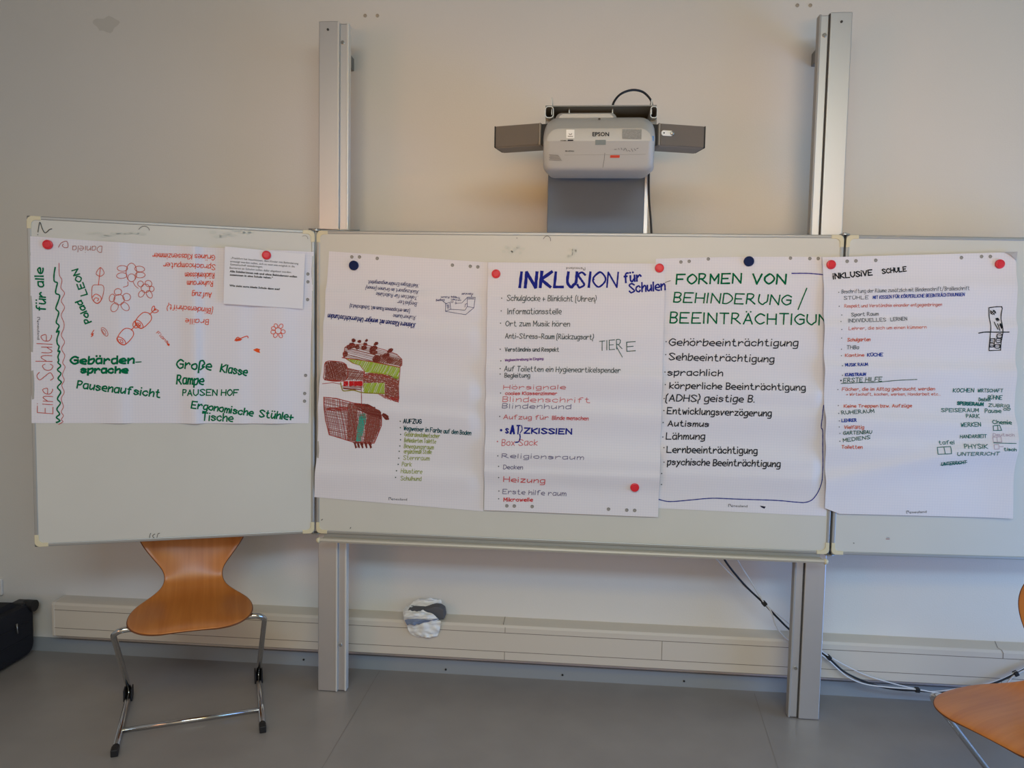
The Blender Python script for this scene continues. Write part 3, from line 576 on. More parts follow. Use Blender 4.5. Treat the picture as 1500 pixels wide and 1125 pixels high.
# --- FORMEN poster
s3 = Sheet(PL_C, .0012, [(960.5, 379), (1219, 376.5), (1210, 756), (955, 744)], [hband(1.69, .003, .04, .02), hband(1.55, .003, .04), hband(1.36, .0045, .03, -.03), hband(1.11, .005, .04, -.04), hband(1.21, .0035, .03), hband(.97, .003, .03)], 5.9, .0016, [(1, 0), (-1, 2)])
k3 = Ink(s3); BK, GN = (40, 42, 50), (0, 104, 66)
k3.text('title_lettering', GN, 'FORMEN', 990, 416.5, 1084, 415, 14, 2.4, .1, .35); k3.text('title_lettering', GN, 'VON', 1101, 416, 1149, 416.2, 14, 2.6, .1, .35)
k3.text('title_lettering', GN, 'BEHINDERUNG', 986.5, 442.5, 1157, 447, 14, 2.0, .1, .35); k3.line('title_lettering', GN, [(1168.5, 453.5), (1180.5, 422.5)], 1.8)
k3.text('title_lettering', GN, 'BEEINTRÄCHTIGUN', 981, 473, 1211, 476, 15, 2.1, .08, .35)
k3.curve('blue_border', (64, 62, 150), [(1120, 218), (1250, 218), (1365, 228)], 1.6, (950, 360, 5.357)); k3.line('blue_border', (90, 90, 96), [(974, 414), (981.5, 411.5)], .9)
k3.curve('blue_border', (48, 56, 140), [(80, 918), (170, 935), (350, 920), (500, 908), (700, 915), (1000, 925), (1150, 938), (1230, 940), (1290, 910), (1340, 820), (1360, 700), (1364, 400), (1350, 350), (1360, 250), (1369, 180)], 1.4, (950, 560, 5.357))
for tx, a, h in (('Gehörbeeinträchtigung', (980, 506, 1167.5, 507), 9.6), ('Sehbeeinträchtigung', (980, 527, 1133, 530.5), 9.3), ('sprachlich', (978, 549.6, 1058, 550.5), 8.6), ('körperliche Beeinträchtigung', (980, 568.6, 1177.7, 571.4), 8.6), ('(ADHS) geistige B.', (975, 587.2, 1104, 588.6), 9.4), ('Entwicklungsverzögerung', (976.7, 605.6, 1128, 609.2), 8.8), ('Autismus', (978, 623.7, 1037, 624.6), 7.8), ('Lähmung', (975.6, 643.2, 1031.6, 643.2), 9), ('Lernbeeinträchtigung', (976, 661.6, 1107.7, 663.8), 8.6), ('psychische Beeinträchtigung', (977, 679.7, 1140.4, 682.5), 8.8)):
    k3.text('list_lettering', BK, tx, *a, h, 1.55, .08)
k3.bullets('list_bullets', (60, 62, 70), [(975.5, 500.5), (975, 519.5), (974, 545), (974, 563), (972.5, 583.5), (972, 601), (971, 618.5), (970.8, 640), (972, 655), (972, 676), (968.5, 692.5), (968.6, 709)], 1.5)
k3.logo(1067, 742, 1094.7, 743); k3.blob('ink_blot', (40, 40, 62), [(1113, 740.5), (1121.5, 742), (1119.5, 745), (1115, 742.8)])
k3.holes([(997.3, 384), (1009.4, 383), (1037.4, 379.6), (1157.6, 378.3), (1186, 379), (1198.3, 379)], 2.5)
k3.finish(poster(s3, 'poster with green title about BEHINDERUNG and bold black list, rightmost on the middle panel', 150, 220, lambda u: .004 * math.sin(math.pi * u)))

# --- INKLUSIVE SCHULE poster, over the right hinge
s4 = Sheet(PL_R, .0115, [(1205, 377), (1487, 369.5), (1481, 758.5), (1208, 752)], [hband(1.70, .003, .04, .02), hband(1.555, .004, .03, .01), hband(1.40, .004, .03), hband(1.205, .006, .035, -.02), hband(1.1, .004, .03), hband(.98, .004, .03, .25), vband(.72, .004, .06)], 6.7, .002)
k4 = Ink(s4); K_ = (1200, 360, 5.0); L_ = (1200, 560, 5.0); G4, R4, B4, D4, TG = (98, 104, 112), (206, 104, 86), (44, 70, 156), (32, 34, 40), (40, 110, 104)
k4.text('title_lettering', D4, 'iNKLUSiVE', 1220, 409, 1277, 403, 7.4, 1.8); k4.text('title_lettering', D4, 'SCHULE', 1292, 401, 1327, 397.2, 6.4, 1.6)
for tx, a, h, c, t in (('Beschriftung der Räume zusätzlich mit Blindenschrift/Brailleschrift', (1231, 430, 1417, 425), 5.4, G4, .65), ('STÜHLE', (1234.6, 439, 1270, 438), 4.6, G4, .8), ('MIT KISSEN FÜR KÖRPERLICHE BEEINTRÄCHTIGUNGEN', (1277, 438, 1410, 433.6), 4.4, B4, .95), ('Respekt und Verständnis einander entgegenbringen', (1235.6, 450.6, 1378, 448.2), 4.4, R4, .65),
                       ('Sport Raum', (1246, 463.4, 1285.6, 462), 4.8, G4, .85), ('INDIVIDUELLES', (1241, 472.2, 1296, 470.6), 4.8, G4, .85), ('LERNEN', (1303, 470.2, 1327, 469.2), 4.8, G4, .85), ('Lehrer, die sich um einen kümmern', (1240.6, 483.2, 1354, 481.2), 4.4, R4, .65), ('Schulgarten', (1240, 500, 1273, 499.4), 4.6, R4, .95), ('THBa', (1239.6, 511.2, 1257, 511.2), 5, G4, .9), ('Kantine', (1237.6, 522.4, 1265, 522), 4, R4, .95), ('KÜCHE', (1270, 522, 1292.6, 521.6), 4.3, B4, 1.15),
                       ('MUSIK RAUM', (1236.4, 536.4, 1269, 535.4), 4, B4, 1.05), ('KUNSTRAUM', (1236, 550.6, 1265.6, 550), 4, B4, 1.15), ('ERSTE HILFE', (1234, 560, 1290, 558), 6, (60, 98, 84), 1), ('Fächer, die im Alltag gebraucht werden', (1233, 572.2, 1368, 571.6), 4.6, R4, .85), ('> Wirtschaft, kochen, werken, Handarbeit etc...', (1239, 579.4, 1377, 579), 4, R4, .65), ('Keine Treppen bzw. Aufzüge', (1235.6, 596.8, 1335, 596.2), 4.2, R4, .95),
                       ('RUHERAUM', (1231, 606.4, 1279, 604), 4.6, (54, 92, 88), .95), ('LEHRER', (1229.6, 617, 1251, 616.4), 4, B4, 1.15), ('Vielfältig', (1233.6, 627, 1262, 627), 4.4, R4, .95), ('GARTENBAU', (1233, 636, 1274, 634.4), 4.8, (54, 100, 88), .95), ('MEDIENS', (1233, 646.6, 1272, 642), 4.6, (54, 100, 88), .95), ('Toiletten', (1230, 655.8, 1260, 656.2), 4.5, R4, .95)):
    k4.text('list_lettering', c, tx, *a, h, t)
k4.curve('list_lettering', (60, 98, 84), [(155, 1008), (300, 1002), (400, 1000), (560, 985), (705, 978)], 1, K_)
for tx, a, h, t in (('KOCHEN', (1395, 574.4, 1425, 574.2), 5.4, 1), ('WIRTSCHAFT', (1431, 574.2, 1466, 574), 4.6, .9), ('Deutsch', (1433, 587.4, 1449, 587.4), 5, .9), ('BÜHNE', (1446, 584.6, 1465.6, 585), 5.6, .9), ('SPEISERAUM', (1401.6, 592.6, 1439, 594.4), 4.4, 1.5), ('ZUBRIG', (1447, 595.6, 1476, 596.4), 4.2, .9), ('SPEISERAUM', (1378, 603, 1432, 603.4), 5, 1), ('Pause', (1441.4, 604.4, 1464, 604), 5.6, 1), ('ab', (1468, 601, 1477, 600.5), 4, .9), ('PARK', (1413, 611.2, 1432, 611.6), 5, 1), ('WERKEN', (1403, 624, 1431.4, 623.4), 5.4, 1), ('Chemie', (1449, 619.6, 1475, 620.2), 5, 1.1),
                   ('HANDARBEIT', (1403, 641, 1440, 640), 4.6, .9), ('tafel', (1372, 650, 1394, 649.4), 5, .9), ('PHYSIK', (1407, 655, 1439, 655), 5.6, 1), ('UNTERRICHT', (1396, 665.6, 1456, 665), 4.8, .95), ('UNTERRICHT', (1375, 681, 1411, 678), 4.8, 1), ('tisch', (1462, 658, 1479, 658.4), 4.2, 1)):
    k4.text('subject_lettering', TG, tx, *a, h, t)
for pl in ([(1010, 150), (1190, 165)], [(870, 600), (1060, 580)], [(1243, 435), (1395, 437)], [(1245, 313), (1290, 308), (1303, 345), (1247, 347), (1245, 313)], [(1276, 310), (1278, 346)], [(843, 470), (938, 464), (936, 514), (842, 518), (843, 470)], [(890, 467), (892, 516)]): k4.line('subject_lettering', TG, pl, 1, L_)
FN = (188, 170, 186)
k4.text('faint_lettering', FN, 'Deutsch', 1449, 637.6, 1477, 637.2, 4, .7)
for pl in ([(1243, 395), (1298, 392), (1298, 428), (1243, 430), (1243, 395)], [(1270, 394), (1270, 429)], [(1243, 448), (1275, 446), (1275, 478), (1243, 480), (1243, 448)], [(1278, 462), (1305, 460)]): k4.line('faint_lettering', FN, pl, .8, L_)
k4.bullets('list_bullets', (100, 106, 116), [(1226.7, 428.5), (1228, 448.7), (1232, 461.5), (1230, 471), (1230.5, 482.7), (1231, 495.2), (1232, 511.5), (1232, 521), (1232, 535.5), (1232, 549.5), (1226.7, 570.5), (1227.5, 594), (1226.5, 605), (1226, 615.5), (1226.3, 624.5), (1228, 634), (1228, 645.5)], 1.4); k4.bullets('list_bullets', (40, 54, 56), [(1230.3, 557.2)], 2)
rs = 'room_sketch'
k4.curve(rs, D4, [(1233, 455), (1250, 452), (1322, 447), (1324, 480), (1318, 540), (1322, 640), (1316, 700), (1318, 765)], 1.3, K_, False, 2); k4.line(rs, D4, [(1233, 455), (1238, 560), (1234, 640), (1237, 768), (1318, 764)], 1.2, K_); k4.curve(rs, D4, [(1150, 640), (1200, 632), (1280, 633), (1365, 632)], 1.5, K_)
k4.hatch(rs, D4, [(1242, 475), (1280, 472), (1284, 505), (1244, 505)], .8, 2, 1.1, K_); k4.hatch(rs, D4, [(1246, 480), (1280, 478), (1276, 500), (1248, 502)], -.8, 2.4, 1.1, K_)
k4.hatch(rs, D4, [(1280, 535), (1298, 525), (1305, 545), (1288, 556)], .3, .9, 1.1, K_); k4.line(rs, D4, [(1267, 560), (1272, 580), (1286, 612)], 1.3, K_); k4.line(rs, D4, [(1288, 572), (1294, 600), (1300, 620)], 1.3, K_); k4.hatch(rs, D4, [(1300, 575), (1314, 568), (1318, 600), (1308, 608)], 1.2, .9, 1.1, K_)
for x, y in ((1300, 660), (1297, 693), (1293, 735)):
    k4.curve(rs, D4, [(x - 15, y - 12), (x + 14, y - 12), (x + 15, y + 12), (x - 15, y + 12)], 1.3, K_, True); k4.line(rs, D4, [(x - 12, y), (x + 12, y - 2)], .9, K_)
k4.line(rs, D4, [(1238, 682), (1270, 680), (1268, 740), (1238, 742), (1238, 682)], 1.2, K_); k4.hatch(rs, D4, [(1238, 682), (1270, 680), (1268, 740), (1238, 742)], .1, 2.3, .9, K_)
k4.logo(1328, 752, 1357, 751); k4.holes([(1240.6, 383), (1253.4, 382.4), (1282.4, 381.6), (1408, 377.6), (1437.4, 376), (1450, 376)], 2.6)
p4 = poster(s4, 'poster titled INKLUSIVE SCHULE pinned across the right hinge', 150, 230, None, lambda u: .0 if u > .08 else .02 * (1 - u / .08))
k4.finish(p4)
fc = MB(); fc.add([s4.px(1469, 369.5, .001), s4.px(1488.5, 369, .001), s4.px(1485.5, 382, .006), s4.px(1478, 374, .006)], [(0, 3, 1), (3, 2, 1)])
build('folded_corner', fc, mat('paper_underside', (186, 184, 188), .8), p4)['label'] = 'grey folded corner'

# --- marks on the board itself
def board_marks(pl, parent, strokes, smudge=()):
    sh = Sheet(pl, .0006, [(0, 0)] * 4, [], 3.1, 0); k = Ink(sh)
    for pts, th, col in strokes: k.curve('pen_marks', col, pts, th)
    for x, y, rx, ry in smudge:
        for q in range(9):
            xx, yy = x + rx * (q / 8 * 2 - 1), y + random.uniform(-ry, ry)
            k.blob('ink_smudge', (208, 210, 203), [(xx + rx * .25 * math.cos(t) * random.uniform(.6, 1.2), yy + ry * .5 * math.sin(t) * random.uniform(.6, 1.2)) for t in [j * .628 for j in range(10)]])
    k.finish(parent)
dk = (96, 96, 94)
board_marks(PL_L, pL, [([(55.7, 340), (58.4, 325.6), (62.1, 335.2), (65.9, 341), (69.6, 339.2), (72.3, 336.5), (76, 335.2)], 1.1, (70, 70, 70)), ([(55.3, 343.5), (55.6, 344)], 1, dk), ([(203.3, 336), (207, 332.4), (213, 331.5), (217.5, 334), (219, 337.2)], .8, (110, 110, 108)), ([(443, 346), (447, 345.3), (450, 347), (451, 350)], .8, (150, 148, 144)), ([(219, 788), (220, 783), (221, 781)], .8, dk), ([(226, 788), (223.5, 785), (227, 782)], .8, dk), ([(230, 787), (231.5, 782), (234, 781)], .8, dk)], [(170, 344, 36, 3), (340, 342, 28, 5)])
board_marks(PL_C, pC, [([(796, 350), (799, 346.5), (803, 346), (806, 349), (806.5, 353)], .8, (120, 120, 118)), ([(757, 348.5), (757.5, 349)], 1, dk), ([(471, 762), (472.5, 760.5)], 1, dk), ([(513, 774), (514, 772.5)], 1, dk), ([(838, 374), (839, 370)], .9, (150, 150, 146))], [(752, 366, 14, 5), (838, 370, 6, 6)])
board_marks(PL_R, pR, [([(1298, 789.4), (1303, 789.4)], .8, (150, 90, 90)), ([(1298.5, 787), (1302.5, 787.4)], .7, (150, 150, 160)), ([(1250.5, 795), (1250.7, 796)], 1, dk)])

# ------------------------------------------------------------------ magnets
def magnet(px, py, sh, red, label):
    a, z = sh.local(px, py); o = sh.at(a, z, .0012); n = sh.pl.n; r = .0172 if red else .0188
    prof = [(r, 0), (r, .004), (r * .93, .0075), (r * .72, .0085), (r * .66, .0078), (r * .64, .0085), (.0001, .0088)] if red else [(r, 0), (r, .008), (r * .94, .0098), (.0001, .0102)]
    m = build('magnet', MB().lathe(o, n, prof, 32), M['red' if red else 'navy'], origin=o, smooth=.5)
    tag(m, label, 'magnet', 'round board magnets')
magnet(70.5, 358.5, s0, 1, 'red magnet at the top left corner of the landscape poster on the left wing')
magnet(390.5, 374, s0b, 1, 'red magnet holding the small printed page')
magnet(518.8, 389, s1, 0, 'dark blue magnet on the poster with the house drawing')
magnet(726.8, 401.3, s2, 1, 'red magnet at the top left corner of the poster titled INKLUSION')
magnet(965.8, 392.8, s2, 1, 'red magnet between the INKLUSION poster and the green titled poster')
magnet(1096.5, 383, s3, 0, 'dark blue magnet above the green title on the poster')
magnet(929.4, 713, s2, 1, 'red magnet near the bottom right of the INKLUSION poster')
magnet(1217, 387.8, s4, 1, 'red magnet at the top left corner of the INKLUSIVE SCHULE poster')
magnet(1463, 387, s4, 1, 'red magnet at the top right corner of the INKLUSIVE SCHULE poster')

# ------------------------------------------------------------------ cable trunking on the wall
tk = thing('cable_trunking', 'long cream cable trunking low along the wall behind the posts', 'trunking', (0, 0, .1))
XL, XR, YF = -2.297, 4.5, -.09
tpf = [(0, .106), (-.082, .106), (YF, .112), (YF, .252), (-.084, .262), (-.07, .2655), (0, .266)]
build('channel', MB().prism([(XL + .012, y, z) for y, z in tpf], (XR - XL, 0, 0)), M['trunk'], tk, smooth=.5)
build('end_cap', MB().prism([(XL, y * 1.02, (z - .19) * 1.02 + .19) for y, z in tpf], (.012, 0, 0)), M['trunk'], tk, bevel=.002)
for z in (.230, .147): build('lid_seam', MB().box((XL + .012, YF - .0006, z - .0011), (XR, YF + .003, z + .0011)), M['line'], tk)
for x0, z0, z1 in ((W(740, 920, YF).x, .230, .254), (W(739, 960, YF).x, .110, .147), (W(969.5, 955, YF).x, .147, .230), (W(1467, 1000, YF).x, .110, .147)):
    build('lid_joint', MB().box((x0 - .001, YF - .0007, z0), (x0 + .001, YF + .003, z1)), M['line'], tk)
j = MB(); a, c = W(1469.5, 960, YF - .0008), W(1457, 940, 0)
jp = [(a.x, YF - .001, .2305), (a.x, YF - .001, .2525), (a.x - .0035, -.0845, .2628), (a.x - .012, -.0698, .2665), (c.x, -.001, .2672)]
for p, q in zip(jp, jp[1:]): j.add([Vector(p) + Vector((-.0012, 0, 0)), Vector(p) + Vector((.0012, 0, 0)), Vector(q) + Vector((.0012, 0, 0)), Vector(q) + Vector((-.0012, 0, 0))], [(0, 1, 2, 3)])
build('lid_joint', j, M['line'], tk)
j = MB(); xx = W(740, 905, 0).x; j.box((xx - .001, -.0832, .2625), (xx + .001, -.001, .2668)); build('lid_joint', j, M['line'], tk)
ws = MB()
for x0, x1 in ((-2.1, -.545), (-.445, .475), (.585, XR)): ws.box((x0, -.05, .094), (x1, -.001, .106))
build('support_batten', ws, M['woodstrip'], tk)
cl = MB()
for a, b in ((-2.29, -2.13), (-.545, -.445), (.475, .585)): cl.box((a, -.07, .1), (b, -.001, .106))
build('mounting_clip', cl, M['trunk'], tk)

# ------------------------------------------------------------------ cables and ties
def cable(name, pts, r, m, label, smooth=True):
    P = []
    for (x, y, Y) in pts:
        q = W(x, y, Y); P.append(Vector((q.x, q.y, max(q.z, r + .001))))
    o = build(name, MB().tube(catmull(P, 8), r, 8), m, origin=P[len(P) // 2], smooth=True); return tag(o, label, 'cable')
cable('black_cable', [(1056, 806, -.215), (1064, 824, -.20), (1090, 856, -.165), (1119, 884, -.14), (1140, 906, -.125), (1160, 925, -.115), (1190, 946, -.112), (1213, 963, -.112), (1240, 986, -.112), (1280, 1003, -.112), (1315, 1010, -.11), (1343, 1011.5, -.115), (1375, 1014, -.12), (1410, 1013, -.12), (1450, 1003, -.115), (1489, 986.5, -.112), (1530, 965, -.105), (1560, 952, -.088)], .0042, M['cableb'], 'thick black cable sagging along the wall below the whiteboard')
cable('white_cable', [(1040, 806, -.215), (1052, 822, -.20), (1080, 850, -.165), (1118, 881, -.14), (1126, 890, -.135), (1142, 902, -.125), (1160, 917, -.118), (1190, 942, -.116), (1213, 960.5, -.118), (1260, 985.5, -.114), (1300, 999, -.114), (1341, 1009, -.118), (1366, 1013, -.12), (1400, 1009, -.12), (1450, 1000, -.118), (1488, 984, -.117), (1530, 962, -.106), (1562, 950, -.088)], .0025, M['cablew'], 'white cable running above the black cable beside the right post')
cable('white_cable', [(1075, 808, -.215), (1081, 822, -.20), (1100, 852, -.16), (1117, 880, -.145), (1129, 895, -.135), (1136, 915, -.125), (1146, 930, -.12), (1160, 941, -.12), (1190, 952, -.118), (1211, 965, -.12), (1238, 989, -.12), (1265, 1001.5, -.118), (1300, 1006.5, -.118), (1343, 1010, -.122), (1380, 1016, -.125), (1440, 1022, -.13), (1466, 1014, -.125), (1478, 997, -.12), (1490, 987, -.12), (1530, 968, -.108), (1558, 955, -.088)], .003, M['cablew'], 'white cable hanging below the black cable beside the right post')
def tie(px, py, Y, ang, label):
    p = W(px, py, Y); T = Matrix.Translation(p) @ Matrix.Rotation(ang, 4, 'Y')
    o = build('cable_tie', MB().box((-.009, -.010, -.009), (.009, .010, .009), T=T), M['black'], origin=p, bevel=.003); tag(o, label, 'cable tie', 'hook and loop ties on the cables')
tie(1119.5, 884, -.141, .8, 'black cable tie on the cables left of the right post'); tie(1214, 963, -.114, .7, 'black cable tie just right of the right post')
tie(1343.5, 1010.5, -.117, .05, 'black cable tie beside the seat of the right chair'); tie(1488, 986.5, -.116, -.5, 'black cable tie above the seat of the right chair at the picture edge')

# ------------------------------------------------------------------ projector, its mount, speakers
def rrect(y, x0, x1, z0, z1, r, n=6, rb=None):
    P = []; q = rb or r
    for cx, cz, a0, r in ((x1 - r, z1 - r, 0, r), (x0 + r, z1 - r, 90, r), (x0 + q, z0 + q, 180, q), (x1 - q, z0 + q, 270, q)):
        for k in range(n + 1):
            a = math.radians(a0 + 90 * k / n); P.append(Vector((cx + r * math.cos(a), y, cz + r * math.sin(a))))
    return P
def sec(y, l, t, r, b, rad, rb=None): p, q = W(l, t, y), W(r, b, y); return rrect(y, (p.x + W(l, b, y).x) / 2, (q.x + W(r, t, y).x) / 2, q.z, p.z, rad, 6, rb)
pj = thing('projector', 'white short throw projector mounted above the whiteboard between two speakers', 'projector', tuple(W(878, 255, -.55)))
body = MB().loft([sec(-.725, 806, 190, 949, 240.5, .036, .018), sec(-.722, 801, 188, 954, 243, .04, .02), sec(-.712, 797, 186.5, 957.8, 245, .044, .022), sec(-.69, 795.6, 181, 959.4, 247.3, .05, .022), sec(-.65, 796, 175.5, 959.2, 250.5, .055, .022), sec(-.60, 797, 172.6, 958.5, 254.5, .05, .022), sec(-.40, 803, 172.6, 950, 261.5, .045, .026), sec(-.36, 809, 176, 944, 261.5, .04, .03)])
PZ = body.v[0].z; PK = .62     # below the first bend the front leans back
def lean(v): return Vector((v.x, v.y + max(0, PZ - v.z) * PK * max(0, min(1, (-.60 - v.y) / .12)), v.z))
body.v = [lean(v) for v in body.v]
ng = body.f.index(tuple(range(28))[::-1]); del body.f[ng]; del body.m[ng]
row = [(6 - k, 7 + k) for k in range(7)] + [(27 - k, 14 + k) for k in range(7)]
for p, q in zip(row, row[1:]): body.f.append((p[0], p[1], q[1], q[0])); body.m.append(0)
def front(px, py, d=.0006):    # point on the projector's front shell seen at a measured place
    p = W(px, py, -.7255)
    for _ in range(4):
        y = -.7255 + max(0, PZ - p.z) * PK; p = W(px, py, y - d)
    return p
body = build('body', body, M['proj'], pj, smooth=.5)
hump = MB().loft([sec(-.60, 818, 167, 899, 185, .02), sec(-.585, 813.5, 165.6, 903.5, 190, .022), sec(-.42, 818, 165.6, 902, 190, .022)]); build('rear_housing', hump, M['proj'], pj, smooth=.7)
ps = Sheet(Plane((0, -.7255, 0), 0), 0, [(0, 0)] * 4, [], 1, 0); kp = Ink(ps)
# seams: the service cover below, drawn as real grooves sitting on the shell
def strip(pts, th, name, m):
    mb = MB(); P = [front(x, y) for x, y in pts]
    for a, b in zip(P, P[1:]):
        d = (b - a).normalized(); n = Vector((-d.z, 0, d.x)) * th / 2; mb.add([a - n, a + n, b + n, b - n], [(0, 1, 2, 3)])
    build(name, mb, m, body)
strip([(886, 224), (885, 234), (883, 245.5)], .0012, 'cover_seam', M['groove']); strip([(827, 227), (886, 226.5)], .0008, 'cover_seam', M['projg'])
strip([(886, 226.5), (946, 226)], .0008, 'cover_seam', M['projg'])
def sticker(name, pts, m, Y=None):
    build(name, MB().prism([W(x, y, Y) if Y else front(x, y, .0004) for x, y in pts], (0, -.0006, 0)), m, body)
sticker('white_label', [(829.5, 190), (841.5, 190), (841.5, 202.5), (829.5, 202.5)], M['white'])
sticker('grey_label', [(911.5, 189.2), (940, 189.5), (939.5, 204), (911.5, 203.5)], M['label'])
sticker('sensor_window', [(872, 205), (887.5, 205), (887.3, 212.2), (871.8, 212.2)], M['ir'])
sticker('red_label', [(894, 227.4), (908, 227.4), (907.5, 231.2), (893.6, 231.2)], M['redl'])
bx = (40, 40, 44); kp.sh.px = lambda x, y, d=0: front(x, y, .002)
kp.printed('brand_lettering', bx, 'EPSON', 867.8, 199.3, 892.3, 199.3, 6, .02)
kp.printed('port_lettering', bx, 'HDMI', 821, 206.6, 829.3, 206.6, 1.6, .02); kp.blob('port_lettering', bx, [(831.5, 204.6), (839.8, 204.6), (839.8, 206.4), (831.5, 206.4)])
kp.printed('port_lettering', bx, 'EB-475Wi', 828, 222, 841, 222.2, 1.7, .02)
kp.curve('label_print', bx, [(833.5, 196), (835, 197), (837, 196.6), (837.5, 195.6)], .8); kp.line('label_print', bx, [(832, 199.6), (839, 199.8)], .8)
for q in range(5): kp.line('label_print', (120, 120, 122), [(804.5 + (q % 2), 226.5 + q * 1.9), (818 + q * 1.3, 227.5 + q * 1.9)], .6)
for q in range(9): kp.stroke('label_print', (120, 120, 124), [(901 + q * 4 + random.uniform(-1, 1), 216.5 + random.uniform(0, 5)), (903 + q * 4, 217 + random.uniform(0, 5))], .7)
kp.finish(body)
sticker('side_label', [(955.4, 199), (957.8, 199.5), (957.6, 207), (955.6, 206)], mat('blue_label', (60, 120, 190), .5), -.716)
build('shell_screw', MB().lathe(W(878, 174.5, -.665), (0, -.7, .7), [(.004, 0), (.004, .002), (.002, .003)], 10), M['groove'], body)

mt = thing('projector_mount', 'grey metal projector mount with side rails rising behind the whiteboard', 'mount', tuple(W(872, 330, -.15)))
cx0, cx1 = W(802, 300, -.232).x, W(943.5, 300, -.232).x
build('column_cover', MB().box((cx0, -.232, 1.55), (cx1, -.05, W(880, 195, -.232).z)), M['column'], mt, bevel=.003)
build('column_edge', MB().box((cx1 + .0005, -.231, 1.55), (cx1 + .014, -.05, W(880, 195, -.231).z)), M['postedge'], mt)
zp = W(880, 154, -.56).z
x0, x1 = W(799, 154, -.56).x, W(962, 154, -.56).x
build('top_plate', MB().box((x0, -.56, zp - .004), (x1, -.24, zp)), M['mount'], mt)
build('back_plate', MB().box((x0 + .01, -.30, zp - .1), (x1 - .01, -.24, zp - .004)), mat('mount_back_metal', (120, 122, 124), .6), mt)
for px in (808.5, 955):
    xx = W(px, 150, -.56).x; build('side_flange', MB().box((xx - .0015, -.555, zp - .03), (xx + .0015, -.35, W(px, 142 if px < 900 else 144, -.56).z)), M['alu'], mt)
for l, r in ((798.5, 811), (953, 963)):
    a, b = W(l, 155.5, -.57), W(r, 173, -.57); rr = min(b.x - a.x, a.z - b.z) * .42
    outer = [rrect(y, a.x, b.x, b.z, a.z, rr) for y in (-.57, -.3)]; w = .0025
    inner = [rrect(y, a.x + w, b.x - w, b.z + w, a.z - w, rr - w) for y in (-.57, -.3)]
    m = MB(); m.loft(outer, False); m.loft(inner, False); n = len(outer[0]); m.loft([outer[0], inner[0]], False)
    build('side_rail', m, M['alu'], mt, smooth=.7)
for l, r, t, b in ((799.5, 811, 172, 197), (952, 961, 172, 197)):
    a, q = W(l, t, -.53), W(r, b, -.53); build('rail_bracket', MB().box((a.x, -.54, q.z), (q.x, -.34, a.z)), M['mount'], mt, bevel=.002)
for px in (834, 897.5):
    q = W(px, 155, -.53); build('adjusting_screw', MB().tube([q, q + Vector((0, 0, -.05))], .004, 10), M['steel'], mt, smooth=.7)
for px, py, r, m in ((857, 153.6, .014, M['white']), (872, 153, .011, M['black'])):
    q = W(px, py, -.45); build('grommet', MB().lathe((q.x, -.45, zp), (0, 0, 1), [(r, 0), (r, .006), (r * .7, .009)], 16), m, mt, smooth=.7)
cable('loop_cable', [(897, 162, -.42), (899, 150, -.42), (909, 138, -.40), (925, 132, -.38), (940, 134, -.36), (950, 142, -.35), (955, 152, -.34), (957, 175, -.33), (953, 215, -.29), (950.5, 255, -.25), (950.8, 290, -.235), (953, 320, -.23), (954.5, 345, -.225)], .0042, M['cableb'], 'black cable looping over the projector mount and hanging down to the whiteboard')
def speaker(inner, outer, s, label):
    # inner end nearer to the room; front face between the two ends
    a = W(inner[0], inner[1], -.60); b = W(outer[0], outer[1], -.555); a.z = b.z = (a.z + b.z) / 2
    L = (b - a).length; u = (b - a).normalized(); n = Vector((u.y, -u.x, 0)) * (1 if (u.y * 0 - u.x) < 0 else -1)
    n = Vector((-u.y, u.x, 0)); n = n if n.y < 0 else -n
    T = Matrix(((u.x, -n.x, 0, a.x), (u.y, -n.y, 0, a.y), (0, 0, 1, a.z), (0, 0, 0, 1))); h = .038
    t = thing('speaker', label, 'speaker', tuple(a), 'speakers beside the projector')
    m = MB().box((.012, .004, -h), (L - .002, .085, h), T=T); build('cabinet', m, M['spkside'], t, bevel=.006)
    build('grille', MB().box((.016, 0, -h + .002), (L - .004, .006, h - .002), T=T), M['spk'], t, bevel=.004)
    build('end_trim', MB().box((L - .004, -.001, -h + .001), (L, .08, h - .001), T=T), M['black'], t, bevel=.002)
    build('inner_trim', MB().box((.009, -.001, -h + .001), (.0155, .08, h - .001), T=T), M['spkside'], t, bevel=.002)
    build('rear_bracket', MB().box((-.012, .01, -h * .9), (.009, .075, h * .9), T=T), M['black'], t)
    return t, T, h
speaker((795.5, 196, 0), (724, 200, 0), -1, 'grey speaker left of the projector')
t, T, h = speaker((961, 196, 0), (1033.5, 201, 0), 1, 'grey speaker right of the projector with white volume panel')
cp = MB(); ring = []
for k in range(24):
    a = 2 * math.pi * k / 24; ring.append(T @ Vector((.045 + (.013 if math.cos(a) > 0 else -.013) * .0 + (.012 if math.cos(a) >= 0 else -.012) + .009 * math.cos(a) - .006, -.0004, .004 + .009 * math.sin(a))))
nv = T.to_3x3() @ Vector((0, -.0025, 0)); cp.prism(ring, nv); cpo = build('control_panel', cp, M['white'], t)
build('knob', MB().lathe(T @ Vector((.055, -.003, .004)), nv, [(.0062, 0), (.0058, .008), (.004, .009)], 16), M['steel'], cpo, smooth=.6)
build('jack', MB().lathe(T @ Vector((.027, -.003, .004)), nv, [(.0025, 0), (.0025, .001)], 12), M['black'], cpo)

